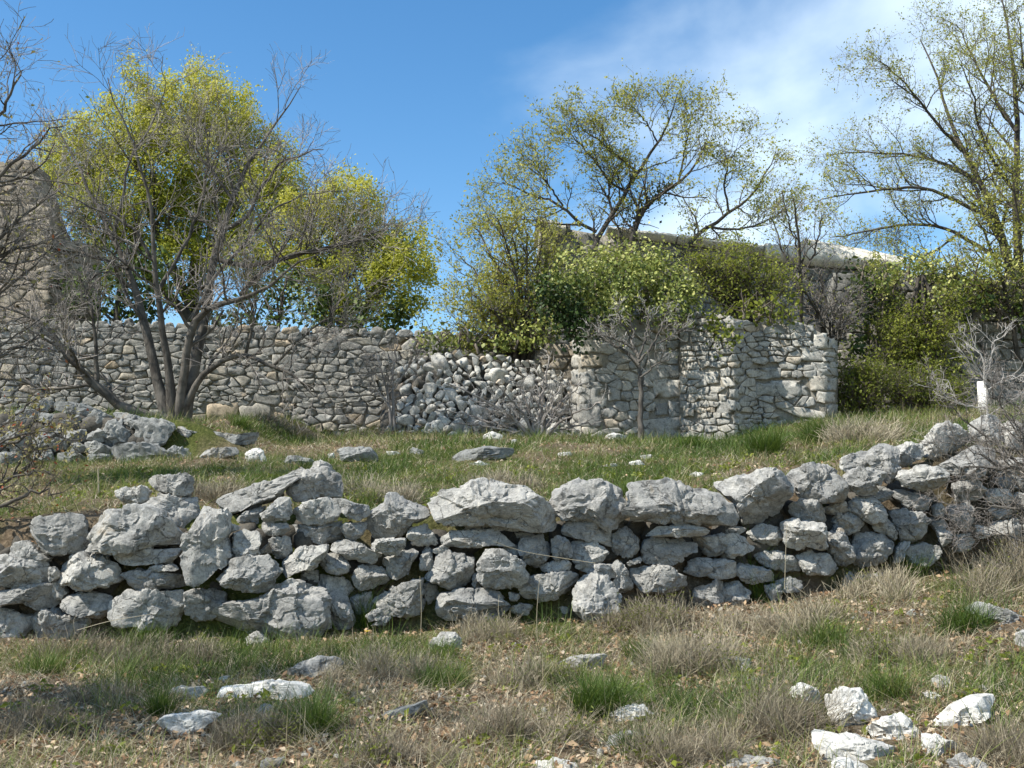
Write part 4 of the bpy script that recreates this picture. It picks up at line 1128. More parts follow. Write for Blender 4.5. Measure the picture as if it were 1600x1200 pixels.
# -- dense yellow-green maples beyond the wall
def leafy_lobes(lobes, Y, per, size, g, clump=.22, n_leaf=40, shell=(.45, 1.02)):
    Cs, Os = [], []
    for (px, py, rp) in lobes:
        c = P(px, py, Y + g.uniform(-.8, .8)); r = rp * Y / FPX
        n = max(6, int(per * (r ** 2)))
        d = g.normal(size=(n, 3)); d /= np.linalg.norm(d, axis=1, keepdims=True)
        cc = c + d * r * g.uniform(shell[0] ** 2, shell[1] ** 2, (n, 1)) ** .5 * np.array([1, 1, .92])
        k = np.repeat(np.arange(n), n_leaf)
        sc = clump * (.6 + .8 * g.random(n))[k][:, None]
        Cs.append(cc[k] + g.normal(size=(len(k), 3)) * sc * np.array([.8, .8, 1.1])); Os.append(d[k])
    return np.concatenate(Cs), np.concatenate(Os)
def maple(label, base, lobes, Y, seed, trunk):
    g = np.random.default_rng(seed)
    t = thing('maple_tree', label, 'tree', P(base[0], base[1], Y), 'leafing maples beyond the garden wall')
    Lp, Lr = limbs_px(trunk, Y, g, 12, .3, .03)
    b1, r1 = grow(Lp, Lr, 12, 2.0, 45, 7, .5, g, up=.3, wig=.13, tmin=.3, rmin=.012)
    b2, r2 = grow(b1, r1, 6, .9, 45, 5, .55, g, up=.2, wig=.15, rmin=.007)
    put(t, 'trunk', tubes(Lp[:1], Lr[:1], 8), M_DKBARK)
    for i in range(1, len(Lp)): put(t, 'limb', tubes(Lp[i:i + 1], Lr[i:i + 1], 8), M_DKBARK)
    put(t, 'branches', merge([tubes(b1, r1, 5), tubes(b2, r2, 4)]), M_DKBARK, kind='stuff')
    C, O = leafy_lobes(lobes, Y, 52, .13, g, .17, 100, (.55, 1.03))
    extra = pts_on(b2, 5, g, .3, .12)
    tint = np.r_[np.clip(.32 + crown_tint(C, None, g, .7), 0, 1), np.clip(.2 + .2 * g.normal(size=len(extra)), 0, 1)]
    C2 = np.r_[C, extra]; O2 = np.r_[O * .8, 0 * extra]
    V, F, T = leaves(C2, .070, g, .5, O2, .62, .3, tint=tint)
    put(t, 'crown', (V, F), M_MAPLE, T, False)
    return t
maple('tall rounded yellow-green maple behind the bare grey tree', (300, 640), [(300, 165, 62), (345, 185, 55), (250, 180, 60), (205, 205, 62), (150, 225, 55), (110, 260, 45), (390, 215, 48), (330, 250, 80), (260, 260, 80), (190, 280, 70), (420, 275, 48), (400, 330, 70), (320, 340, 80), (240, 350, 70), (160, 340, 60), (120, 320, 50), (100, 230, 34), (85, 270, 36), (180, 400, 60), (440, 320, 46), (455, 370, 42), (420, 420, 46), (450, 290, 36), (380, 400, 50), (280, 420, 60), (212, 120, 22), (320, 122, 30), (365, 150, 25), (440, 240, 25)], 30.0, 201,
      [[(300, 640, 14), (300, 520, 12), (302, 420, 9), (310, 320, 6), (315, 220, 3)], [(300, 480, 9), (250, 380, 6), (220, 290, 4), (200, 220, 2)], [(302, 430, 8), (360, 340, 5), (400, 260, 3)], [(300, 500, 8), (200, 400, 5), (140, 300, 3)]])
maple('lower yellow-green maple beyond the right half of the garden wall', (540, 640), [(535, 315, 42), (570, 320, 38), (500, 335, 38), (470, 330, 30), (560, 370, 55), (510, 390, 55), (600, 400, 40), (635, 385, 38), (650, 410, 34), (620, 440, 48), (560, 440, 55), (500, 445, 50), (660, 430, 26), (600, 480, 40), (640, 480, 26), (645, 365, 20), (548, 282, 18), (455, 380, 40), (530, 490, 40)], 28.0, 202,
      [[(540, 640, 10), (540, 520, 8), (535, 440, 6), (540, 350, 3)], [(540, 540, 7), (590, 450, 5), (640, 400, 2.5)], [(540, 500, 6), (500, 420, 4), (480, 350, 2)]])
g = np.random.default_rng(203)
dk = thing('evergreen_shrub', 'dark green thicket showing over the garden wall below the maples', 'shrub', P(450, 560, 26.0))
C, O = leafy_lobes([(380, 500, 36), (430, 488, 40), (480, 500, 40), (530, 500, 36), (580, 505, 34), (620, 500, 24), (345, 505, 20), (440, 450, 30), (500, 470, 30), (200, 470, 60), (160, 440, 50), (230, 430, 60), (130, 500, 40)], 26.0, 16, .12, g, .2, 40)
V, F, T = leaves(C, .13, g, .5, O, .6, .3, tint=np.clip(.3 + .3 * g.normal(size=len(C)), 0, 1)); put(dk, 'foliage', (V, F), M_DKLEAF, T, False)
st = [[(400, 560, 5), (395, 490, 3), (385, 440, 1)], [(430, 560, 5), (440, 480, 3), (450, 430, 1)], [(520, 560, 5), (515, 480, 3), (520, 430, 1)], [(180, 540, 6), (185, 450, 4), (200, 380, 2)]]
Lp, Lr = limbs_px(st, 26.0, g, 10, .2); b1, r1 = grow(Lp, Lr, 10, 1.0, 50, 6, .5, g, up=.2, rmin=.008)
put(dk, 'stems', merge([tubes(Lp, Lr, 6), tubes(b1, r1, 4)]), M_DKBARK, kind='stuff')

# -- oaks
def oak(label, base, Y, limbs, seed, lr=1.0, n=(11, 8, 5), L=(1.5, .75, .36), leaf_k=3, leaf_size=.085, ang=46, trunkn=3, bark=M_DKBARK, twig=M_OAKTWIG, lmat=M_OAKLEAF, name='oak_tree', cat='tree', tmin=.3, up=.15, tintc=.5, spread=.4, cl=.05, sel=None, thin=1.0):
    g = np.random.default_rng(seed)
    t = thing(name, label, cat, P(base[0], base[1], Y))
    Lp, Lr = limbs_px(limbs, Y, g, 16, spread, .02); Lr = Lr * lr
    b1, r1 = grow(Lp, Lr, n[0], L[0], ang, 9, .55, g, up=up, wig=.16, tmin=tmin, rmin=.008 * thin)
    b2, r2 = grow(b1, r1, n[1], L[1], ang, 6, .6, g, up=up * .6, wig=.17, tmin=.15, rmin=.0055 * thin)
    b3, r3 = grow(b2, r2, n[2], L[2], ang, 4, .65, g, up=up * .4, wig=.18, tmin=.1, rmin=.004 * thin)
    for i in range(len(Lp)): put(t, 'trunk' if i == 0 else 'limb', tubes(Lp[i:i + 1], Lr[i:i + 1], 8), bark)
    put(t, 'branches', tubes(b1, r1, 5), bark, kind='stuff')
    put(t, 'twigs', merge([tubes(b2, r2, 3), ribbons(b3, r3, g)]), twig, kind='stuff')
    if leaf_k:
        tw = b3
        if sel is not None:
            keep = g.random(len(tw)) < sel; tw = tw[keep]
        # leaf tufts at the twig ends
        C = pts_on(tw, leaf_k, g, .35, cl)
        V, F, T = leaves(C, leaf_size, g, .5, None, .5, .3, tint=np.clip(tintc + .25 * g.normal(size=len(C)), 0, 1)); put(t, 'crown', (V, F), lmat, T, False)
    return t
oak('open-crowned oak in young yellow-green leaf rising above the ivy', (925, 500), 24.0, [
 [(926, 500, 9), (922, 440, 8), (923, 392, 7.5), (932, 362, 7), (958, 338, 6), (980, 302, 5.5), (994, 268, 5), (1010, 245, 4), (1028, 224, 3.4), (1050, 183, 2.2), (1058, 145, 1)],
 [(985, 500, 8), (984, 420, 8), (986, 365, 8), (998, 332, 7), (1028, 306, 5.5), (1060, 286, 4), (1092, 258, 2.5), (1110, 210, 1.2)],
 [(1050, 500, 7), (1060, 420, 7), (1072, 382, 6.5), (1102, 354, 5.5), (1140, 334, 4.5), (1172, 312, 3.5), (1192, 282, 2.4), (1212, 238, 1.2)],
 [(932, 362, 5), (908, 352, 4.5), (880, 322, 4), (850, 310, 3), (820, 300, 2.4), (785, 282, 1.2)],
 [(994, 268, 4), (962, 240, 3.2), (932, 216, 2.4), (900, 196, 1.2)],
 [(980, 302, 4), (948, 280, 3.2), (925, 244, 2.5), (900, 214, 1.8), (880, 200, 1)],
 [(1028, 224, 2.6), (1010, 190, 2), (985, 165, 1.2)], [(1060, 286, 3), (1070, 240, 2.2), (1075, 200, 1.4), (1085, 170, .8)],
 [(1140, 334, 3.5), (1130, 290, 2.6), (1140, 250, 1.6), (1160, 225, .9)], [(1102, 354, 4), (1150, 360, 3), (1190, 350, 2), (1225, 330, 1)],
 [(958, 338, 4), (950, 300, 3), (960, 260, 2)], [(880, 322, 3), (850, 280, 2.2), (830, 250, 1.2)], [(908, 352, 3), (860, 350, 2.5), (810, 340, 1.8), (760, 340, 1)]],
 301, lr=.58, n=(12, 7, 4), L=(1.08, .58, .30), leaf_k=7, sel=.62, leaf_size=.058, up=.10, thin=.6, tintc=.62, cl=.06)
rk = [
 [(1592, 560, 17), (1588, 470, 15), (1580, 430, 13), (1570, 390, 11), (1558, 340, 9), (1535, 290, 7.5), (1503, 236, 6), (1482, 190, 4.5), (1468, 130, 3), (1440, 62, 1.5)],
 [(1600, 560, 14), (1592, 420, 12), (1586, 300, 9), (1590, 200, 7), (1584, 100, 4.5), (1568, 10, 2), (1560, -40, 1)],
 [(1640, 560, 14), (1630, 420, 12), (1640, 250, 9), (1650, 120, 6), (1640, 0, 3)],
 [(1565, 352, 6), (1530, 330, 5), (1490, 311, 4.5), (1455, 296, 4), (1420, 290, 3.4), (1378, 296, 2.8), (1330, 302, 2), (1282, 312, 1)],
 [(1560, 402, 6), (1530, 386, 5), (1492, 362, 4.4), (1455, 348, 3.8), (1400, 352, 3), (1340, 362, 2), (1298, 372, 1)],
 [(1535, 290, 5), (1492, 262, 4), (1450, 246, 3.4), (1400, 240, 2.6), (1340, 236, 1.8), (1290, 242, .9)],
 [(1503, 236, 4.5), (1462, 190, 3.5), (1430, 150, 2.6), (1400, 112, 1.8), (1362, 90, .9)],
 [(1588, 205, 5), (1552, 150, 3.8), (1522, 92, 2.6), (1494, 40, 1.2)],
 [(1586, 300, 5), (1550, 250, 4), (1530, 200, 3), (1520, 140, 2), (1500, 100, 1)],
 [(1570, 390, 5), (1540, 340, 4), (1520, 280, 3), (1480, 250, 2)],
 [(1640, 250, 6), (1610, 180, 4), (1600, 100, 2.5), (1590, 30, 1.2)], [(1630, 400, 6), (1600, 340, 4), (1560, 300, 3), (1540, 250, 1.5)],
 [(1500, 362, 3), (1460, 395, 2.4), (1420, 405, 1.6), (1380, 400, .9)]]
oak('tall oak with dark limbs and sparse small leaves at the right edge', (1595, 600), 24.5, rk, 302, lr=.66, n=(12, 8, 4), L=(1.35, .68, .33), leaf_k=7, leaf_size=.05, up=.10, tintc=.5, sel=.75, thin=.6, cl=.055)
oak('young olive-green oak foliage under the tall oak at the right edge', (1600, 520), 23.0, [
 [(1590, 560, 6), (1580, 480, 5), (1560, 420, 4), (1540, 370, 2.5), (1520, 330, 1)], [(1605, 560, 6), (1600, 440, 4), (1590, 340, 3), (1580, 250, 1.5)], [(1600, 500, 4), (1560, 460, 3), (1500, 440, 2), (1470, 430, 1)],
 [(1610, 480, 4), (1630, 380, 3), (1620, 280, 2)]], 303, lr=.7, n=(12, 8, 4), L=(1.2, .6, .3), leaf_k=7, sel=.7, leaf_size=.058, tintc=.6, thin=.6, cl=.06)

# -- shrubs and saplings
def blob_ivy(name, label, lobes, Y, seed, size, mat, per=30, n_leaf=20, tint_sd=.22, clump=.13, tc=.45, base=None, drop=None, shell=(.75, 1.04), cat='ivy', aspect=.8):
    g = np.random.default_rng(seed); b = base or (lobes[0][0], lobes[0][1])
    t = thing(name, label, cat, P(b[0], b[1], Y))
    C, O = leafy_lobes(lobes, Y, per, size, g, clump, n_leaf, shell)
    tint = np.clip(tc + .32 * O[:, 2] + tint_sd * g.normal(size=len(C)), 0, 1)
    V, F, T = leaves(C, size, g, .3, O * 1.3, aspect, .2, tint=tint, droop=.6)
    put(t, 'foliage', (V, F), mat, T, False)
    # woody stems inside
    st = [[(px + g.uniform(-4, 4), py + rp * .9, 3), (px + g.uniform(-8, 8), py, 2), (px + g.uniform(-12, 12), py - rp * .8, 1)] for px, py, rp in lobes]
    Lp, Lr = limbs_px(st, Y + .1, g, 8, .3); b1, r1 = grow(Lp, Lr, 9, .6, 55, 5, .5, g, up=.1, rmin=.005)
    put(t, 'stems', merge([tubes(Lp, Lr, 5), tubes(b1, r1, 3)]), M_OAKTWIG, kind='stuff')
    return t
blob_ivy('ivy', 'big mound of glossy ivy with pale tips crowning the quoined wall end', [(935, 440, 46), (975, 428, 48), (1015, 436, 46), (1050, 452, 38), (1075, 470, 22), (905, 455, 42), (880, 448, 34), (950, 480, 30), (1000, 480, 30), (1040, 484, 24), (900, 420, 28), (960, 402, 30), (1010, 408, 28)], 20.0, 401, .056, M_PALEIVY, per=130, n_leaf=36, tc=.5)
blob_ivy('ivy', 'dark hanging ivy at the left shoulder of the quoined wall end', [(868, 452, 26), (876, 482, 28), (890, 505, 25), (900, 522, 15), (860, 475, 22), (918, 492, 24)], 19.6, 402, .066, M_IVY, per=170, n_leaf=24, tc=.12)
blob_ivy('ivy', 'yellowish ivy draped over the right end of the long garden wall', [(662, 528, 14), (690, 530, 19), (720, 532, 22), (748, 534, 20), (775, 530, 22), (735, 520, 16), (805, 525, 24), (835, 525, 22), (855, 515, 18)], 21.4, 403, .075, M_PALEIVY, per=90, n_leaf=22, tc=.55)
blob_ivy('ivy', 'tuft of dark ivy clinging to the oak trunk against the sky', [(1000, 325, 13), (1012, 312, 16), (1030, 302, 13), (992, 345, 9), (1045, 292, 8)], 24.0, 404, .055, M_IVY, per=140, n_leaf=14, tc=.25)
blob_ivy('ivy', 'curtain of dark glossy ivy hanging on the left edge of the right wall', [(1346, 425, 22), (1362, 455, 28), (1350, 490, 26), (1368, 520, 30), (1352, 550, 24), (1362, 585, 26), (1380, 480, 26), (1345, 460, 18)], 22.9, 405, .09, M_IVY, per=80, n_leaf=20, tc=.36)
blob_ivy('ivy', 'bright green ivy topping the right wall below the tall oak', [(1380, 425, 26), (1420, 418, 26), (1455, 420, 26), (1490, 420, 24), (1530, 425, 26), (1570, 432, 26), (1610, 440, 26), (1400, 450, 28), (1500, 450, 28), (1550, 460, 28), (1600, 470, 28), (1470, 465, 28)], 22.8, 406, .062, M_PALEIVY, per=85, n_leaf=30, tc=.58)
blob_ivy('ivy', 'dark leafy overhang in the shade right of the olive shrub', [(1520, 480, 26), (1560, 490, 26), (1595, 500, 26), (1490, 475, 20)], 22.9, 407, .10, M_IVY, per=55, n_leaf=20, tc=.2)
def shrub(label, base, Y, limbs, seed, **kw):
    return oak(label, base, Y, limbs, seed, name=kw.pop('name', 'leafy_shrub'), cat=kw.pop('cat', 'shrub'), **kw)
fan = lambda bx, by, ends, r=4: [[(bx + (ex - bx) * .05, by, r), (bx + (ex - bx) * .3, by + (ey - by) * .45, r * .7), (bx + (ex - bx) * .65, by + (ey - by) * .78, r * .45), (ex, ey, 1)] for ex, ey in ends]
shrub('loose yellow-green bush left of the ivy mound, against the sky', (830, 600), 22.5, fan(830, 600, [(720, 400), (740, 350), (780, 340), (820, 335), (730, 450), (715, 500), (770, 400), (800, 370), (850, 345), (740, 480), (860, 380)], 5), 501, lr=.8, n=(10, 7, 3), L=(1.1, .55, .28), leaf_k=7, sel=.75, leaf_size=.058, thin=.6, tintc=.7, cl=.06, trunkn=2, tmin=.35)
shrub('brownish tangled bush behind the heap, left of the dark ivy', (815, 590), 21.9, fan(815, 590, [(770, 480), (800, 460), (830, 450), (850, 480), (790, 500), (760, 510), (860, 500)], 4), 502, n=(10, 7, 4), L=(.8, .4, .22), thin=.7, leaf_k=2, leaf_size=.08, tintc=.3, trunkn=2, twig=M_TWIG)
shrub('olive-green bush spilling over the broken wall', (1165, 520), 21.0, fan(1165, 530, [(1062, 392), (1095, 398), (1130, 400), (1090, 425), (1110, 415), (1140, 410), (1170, 420), (1200, 435), (1225, 450), (1130, 430), (1180, 450), (1100, 450), (1210, 480), (1150, 460)], 4), 503, n=(8, 6, 3), L=(.85, .42, .22), leaf_k=5, sel=.8, leaf_size=.055, tintc=.75, thin=.6, lmat=M_OLIVE, trunkn=2, tmin=.3)
blob_ivy('ivy', 'dark creeper on top of the broken wall under the olive bush', [(1180, 490, 14), (1205, 490, 16), (1230, 492, 12), (1160, 485, 14), (1120, 500, 8), (1135, 520, 8), (1140, 545, 6), (1100, 510, 8)], 19.75, 408, .07, M_OLIVE, per=60, n_leaf=18, tc=.4)
shrub('thin upright sapling with few leaves in front of the house wall', (1252, 505), 22.0, [[(1252, 510, 3.2), (1252, 440, 2.8), (1248, 380, 2.2), (1240, 310, 1)], [(1252, 460, 2), (1225, 400, 1.6), (1205, 340, .8)], [(1251, 440, 2), (1275, 390, 1.5), (1285, 340, .8)], [(1250, 400, 1.6), (1230, 340, 1.2), (1222, 300, .7)]], 504, n=(8, 5, 3), thin=.6, L=(.8, .4, .2), leaf_k=1, leaf_size=.065, tintc=.4, name='sapling', cat='sapling', twig=M_TWIG)
shrub('leafless grey thicket between the broken wall and the dark ivy', (1300, 540), 22.2, fan(1300, 560, [(1260, 440), (1280, 420), (1310, 420), (1330, 450), (1340, 480), (1270, 470), (1320, 500), (1240, 430)], 3), 505, n=(9, 6, 3), thin=.7, L=(.7, .35, .18), leaf_k=1, sel=.2, leaf_size=.06, name='bare_shrub', twig=M_TWIG)
shrub('hanging olive-green bush in front of the right wall', (1440, 640), 22.3, fan(1440, 430, [(1380, 560), (1400, 600), (1430, 620), (1460, 600), (1480, 560), (1420, 540), (1450, 640), (1490, 500), (1400, 500)], 3) + fan(1440, 650, [(1400, 540), (1440, 520), (1470, 540), (1420, 580)], 3), 506, n=(10, 7, 4), L=(.75, .38, .2), leaf_k=4, leaf_size=.06, thin=.6, tintc=.65, lmat=M_OLIVE, up=0, trunkn=2)
shrub('dark scrubby undergrowth at the foot of the right wall', (1360, 665), 20.5, fan(1350, 672, [(1315, 600), (1330, 580), (1350, 590), (1370, 600), (1390, 610), (1320, 630), (1300, 640)], 3) + fan(1440, 672, [(1400, 610), (1430, 600), (1460, 605), (1490, 620), (1510, 630)], 3), 507, n=(12, 7, 4), L=(.6, .32, .18), leaf_k=3, leaf_size=.05, thin=.6, tintc=.35, lmat=M_OLIVE, trunkn=2, tmin=.1, up=.25)
shrub('small leafless sapling on the terrace in front of the quoined wall end', (1002, 694), 18.2, [[(1003, 696, 5), (1000, 655, 4.2), (999, 610, 3.8), (998, 568, 3.2), (990, 535, 2), (985, 495, .9)], [(999, 570, 2.5), (975, 545, 2), (950, 535, 1.5), (925, 505, .7)], [(998, 566, 2.4), (1020, 540, 1.8), (1035, 510, 1.2), (1045, 480, .7)], [(990, 545, 2), (960, 528, 1.5), (932, 523, .7)], [(998, 560, 2), (1012, 520, 1.5), (1010, 480, .8)], [(1000, 590, 1.8), (1025, 570, 1.3), (1045, 560, .6)], [(1020, 540, 1.6), (1050, 525, 1.1), (1070, 510, .6)], [(988, 530, 1.4), (968, 500, 1), (965, 478, .6)]], 508, n=(7, 4, 2), L=(.42, .2, .1), leaf_k=1, sel=.08, leaf_size=.05, name='sapling', cat='sapling', trunkn=1, bark=M_BARK, twig=M_PALETWIG, tmin=.35, spread=.3, thin=.6)
shrub('leafless bramble-like bush sprawling in front of the rubble heap', (830, 686), 19.2, fan(840, 688, [(700, 600), (730, 620), (770, 600), (800, 590), (850, 590), (880, 600), (910, 600), (940, 630), (680, 640), (720, 660), (930, 660), (760, 640), (890, 640), (860, 560)], 3), 509, n=(7, 5, 2), L=(.55, .26, .14), leaf_k=0, name='bare_shrub', bark=M_TWIG, twig=M_PALETWIG, trunkn=2, tmin=.15, up=.05, thin=.6)
shrub('thin bare saplings at the left foot of the rubble heap', (612, 672), 20.0, [[(612, 674, 2.4), (608, 630, 2), (600, 590, 1.5), (585, 550, .8)], [(616, 674, 3), (613, 620, 2.4), (615, 570, 1.6), (625, 530, .8)], [(610, 640, 1.5), (585, 600, 1), (570, 570, .6)], [(614, 610, 1.4), (640, 570, 1), (660, 545, .6)]], 510, n=(9, 5, 3), L=(.45, .22, .12), leaf_k=0, name='bare_shrub', bark=M_TWIG, twig=M_TWIG, trunkn=2, thin=.8)
shrub('bare thorny bush arching over the right end of the boulder wall', (1640, 860), 8.3, [[(1680, 880, 3.7), (1640, 800, 3.1), (1600, 730, 2.5), (1550, 690, 1.9), (1500, 650, 1.2), (1452, 612, 0.62)], [(1690, 800, 3.1), (1620, 740, 2.5), (1560, 730, 1.9), (1500, 740, 1.2), (1470, 760, 0.62)], [(1680, 860, 3.1), (1620, 800, 2.5), (1560, 790, 1.9), (1500, 800, 0.93)], [(1680, 760, 2.5), (1620, 690, 1.9), (1570, 650, 1.2), (1540, 600, 0.62)], [(1700, 720, 2.5), (1640, 660, 1.9), (1590, 640, 1.2), (1545, 610, 0.62)], [(1660, 860, 2.5), (1590, 840, 1.9), (1540, 830, 1.2), (1490, 850, 0.62)], [(1680, 820, 2.5), (1600, 770, 1.9), (1540, 710, 1.2), (1480, 690, 0.62)], [(1690, 780, 2.5), (1600, 700, 1.9), (1580, 660, 0.93)]], 511, n=(17, 8, 3), L=(.42, .18, .08), leaf_k=0, name='bare_shrub', bark=M_BARK, twig=M_TWIG, trunkn=2, thin=.26, tmin=.1, spread=.25)
shrub('pale thorny sapling behind the boulders at the right edge', (1545, 690), 14.0, [[(1548, 690, 2.4), (1543, 640, 2), (1540, 590, 1.6), (1532, 550, 1.2), (1520, 515, .6)], [(1541, 600, 1.4), (1520, 560, 1), (1505, 525, .5)], [(1542, 610, 1.2), (1570, 590, .9), (1600, 585, .5)], [(1545, 650, 1.2), (1580, 625, .9), (1610, 610, .5)], [(1544, 640, 1.2), (1500, 630, .9), (1450, 600, .5)], [(1540, 580, .9), (1552, 545, .7), (1560, 520, .4)]], 512, n=(7, 4, 2), L=(.42, .16, .08), leaf_k=0, name='sapling', cat='sapling', bark=M_PALETWIG, twig=M_PALETWIG, trunkn=1, thin=.5)
# left edge: budding twigs reaching into the picture, and the tree they belong to (it shades the lower left)
oak('budding tree at the left edge with tan buds and a few red dead leaves', (-140, 760), 11.5, [
 [(-140, 800, 18), (-130, 640, 15), (-110, 520, 12), (-90, 400, 9), (-70, 280, 6), (-40, 180, 4), (-10, 90, 1.5)], [(-130, 620, 10), (-80, 540, 8), (-30, 480, 5), (20, 440, 3), (70, 400, 1.2)], [(-115, 540, 9), (-60, 450, 6), (-10, 380, 4), (40, 330, 2.5), (90, 300, 1)],
 [(-95, 420, 8), (-50, 330, 5), (0, 270, 3.5), (50, 230, 2), (95, 190, .9)], [(-130, 650, 8), (-80, 600, 5), (-20, 560, 3.5), (40, 540, 1.5)], [(-70, 280, 5), (-30, 230, 3.5), (10, 160, 2.5), (35, 110, 1)], [(-100, 470, 6), (-40, 420, 4), (20, 390, 2.5), (80, 380, 1)]],
 513, n=(10, 7, 4), L=(.85, .42, .2), leaf_k=1, sel=.45, leaf_size=.045, lmat=M_BUD, name='budding_tree', bark=M_BARK, twig=M_TWIG, thin=.55, tintc=.5, trunkn=1, cl=.02)
oak('low twiggy shoots with tan buds at the left edge behind the boulder wall', (-60, 830), 8.9, [[(-80, 830, 5), (-30, 780, 4), (30, 740, 3), (70, 705, 2), (110, 680, 1)], [(-80, 800, 4), (-20, 720, 3), (40, 680, 2), (95, 650, .9)], [(-60, 830, 4), (0, 790, 3), (50, 768, 2.2), (70, 766, 1.8), (96, 770, .9)], [(-80, 780, 4), (-30, 700, 3), (20, 650, 2), (60, 625, 1)], [(10, 750, 2), (55, 735, 1.6), (85, 740, 1)], [(-60, 740, 3), (0, 690, 2), (60, 670, 1.2), (125, 690, .7)]],
 514, n=(8, 6, 3), L=(.32, .16, .08), leaf_k=2, sel=.55, tintc=.62, leaf_size=.034, lmat=M_BUD, name='budding_shrub', cat='shrub', bark=M_BARK, twig=M_OAKTWIG, thin=.35, trunkn=1, cl=.012)
sh = oak('half-leafed oak just past the left margin that dapples the lower left slope', (-560, 900), 5.2, [
 [(-780, 1180, 50), (-770, 800, 42), (-740, 500, 34), (-700, 200, 24), (-640, -60, 14), (-560, -250, 6)], [(-760, 600, 26), (-640, 380, 18), (-540, 220, 10), (-460, 120, 4)], [(-745, 520, 24), (-660, 250, 16), (-580, 20, 8), (-500, -120, 4)],
 [(-720, 300, 20), (-820, 0, 12), (-900, -200, 5)], [(-700, 200, 16), (-620, 40, 10), (-540, -60, 4)], [(-760, 650, 20), (-860, 400, 12), (-960, 200, 5)]], 515, n=(7, 6, 3), L=(1.1, .6, .3), leaf_k=2, leaf_size=.075, tintc=.5, thin=.7)

# ------------------------------------------------------------------ ground cover
def blades(base, h, w, lean, tint, g, segs=3, curl=.5):
    """tapered bent grass blades; base (N,3)"""
    n = len(base); a = g.random(n) * 2 * np.pi
    d = np.stack([np.cos(a), np.sin(a), 0 * a], 1)
    side = np.stack([-np.sin(a + g.normal(size=n) * .8), np.cos(a), 0 * a], 1)
    Vs = []
    for k in range(segs + 1):
        t = k / segs
        p = base + d * (lean * h * (t + curl * t * t))[:, None] + np.array([0, 0, 1.0]) * (h * t * (1 - .32 * lean * t))[:, None]
        ww = (w * (1 - t) ** .7)[:, None]
        if k < segs: Vs += [p - side * ww, p + side * ww]
        else: Vs += [p]
    m = 2 * segs + 1
    V = np.stack(Vs, 1).reshape(-1, 3); o = (np.arange(n) * m)[:, None]
    q = np.concatenate([np.array([[2 * k, 2 * k + 1, 2 * k + 3], [2 * k, 2 * k + 3, 2 * k + 2]]) for k in range(segs - 1)] + [np.array([[2 * segs - 2, 2 * segs - 1, 2 * segs]])])
    F = (o[:, :, None] + q[None]).reshape(-1, 3)
    return V, F, np.repeat(tint, m)
def view_sample(n, y0, y1, g, margin=.24):
    y = np.sqrt(g.random(n) * (y1 ** 2 - y0 ** 2) + y0 ** 2)
    x = (g.random(n) * 2 - 1) * y * (800 / FPX) * (1 + margin)
    return x, y
g = np.random.default_rng(600)
RK = np.array(ROCKS)
def clear_of_rocks(x, y, g, front=.10):
    """turf is thin on and just in front of the loose rocks"""
    ok = np.ones(len(x), bool)
    for rx, ry, rr, rd in RK:
        ok &= ~((np.abs(x - rx) < rr * .95) & (y > ry - rd - front * g.random(len(x))) & (y < ry + rd))
    return ok
# clumped turf, foreground slope
def turf(n, y0, y1, lower, per, hmean, wmean, seed, spreadr, name):
    g = np.random.default_rng(seed)
    x, y = view_sample(n, y0, y1, g)
    W = wall_y(x)
    ok = (y < W + .12) if lower else (y > W + .62)
    gmk = green_mask(x, y)
    ok &= g.random(n) < np.clip(.12 + 1.1 * gmk, 0, 1)
    ok &= clear_of_rocks(x, y, g)
    if lower: ok &= (y < W - .22 + .25 * g.random(n))
    x, y, gmk = x[ok], y[ok], gmk[ok]
    k = np.repeat(np.arange(len(x)), per)
    hh = (hmean * (0.45 + g.random(len(x)) ** 3 * 1.9))[k]
    bx = x[k] + g.normal(size=len(k)) * spreadr; by = y[k] + g.normal(size=len(k)) * spreadr
    if lower: by = np.minimum(by, wall_y(bx) + .15)
    else: by = np.maximum(by, wall_y(bx) + .55)
    dry = np.clip(.72 - .62 * gmk + .18 * g.normal(size=len(x)), .05, .95)[k]
    tint = np.clip(dry + .13 * g.normal(size=len(k)), 0, 1)
    base = np.stack([bx, by, gz(bx, by) - .01], 1)
    h = hh * (.5 + .8 * g.random(len(k)))
    V, F, T = blades(base, h, wmean * (.7 + .6 * g.random(len(k))), (.15 + .9 * g.random(len(k)) ** 1.5) , tint, g, 3 if lower else 2)
    obj(name, mesh_np(name, V, [F], False, T), M_GRASS, kind='stuff', label='tangled green and straw grass on the slope', cat='grass')
turf(10800, 4.2, 9.3, True, 15, .11, .0021, 601, .04, 'grass')
turf(12500, 9.2, 15, False, 10, .095, .003, 602, .05, 'grass')
turf(12500, 15, 22.5, False, 8, .12, .0045, 603, .08, 'grass')
# matted dry stems lying low on the foreground
x, y = view_sample(47000, 4.2, 9.2, g); ok = (y < wall_y(x) + .05) & clear_of_rocks(x, y, g); x, y = x[ok], y[ok]
b = np.stack([x, y, gz(x, y) + .004], 1)
V, F, T = blades(b, .05 + .13 * g.random(len(x)) ** 2, np.full(len(x), .0014), .5 + 2.0 * g.random(len(x)), np.clip(.72 + .2 * g.normal(size=len(x)), 0, 1), g, 2, .15)
obj('dry_grass', mesh_np('dry_grass', V, [F], False, T), M_DRY, kind='stuff', label='flattened dry straw over the lower slope', cat='grass')
x, y = view_sample(26000, 9.2, 21, g); ok = y > wall_y(x) + .6; x, y = x[ok], y[ok]
b = np.stack([x, y, gz(x, y) + .004], 1)
V, F, T = blades(b, .06 + .09 * g.random(len(x)), np.full(len(x), .0034), .7 + 1.2 * g.random(len(x)), np.clip(.66 + .2 * g.normal(size=len(x)), 0, 1), g, 2, .3)
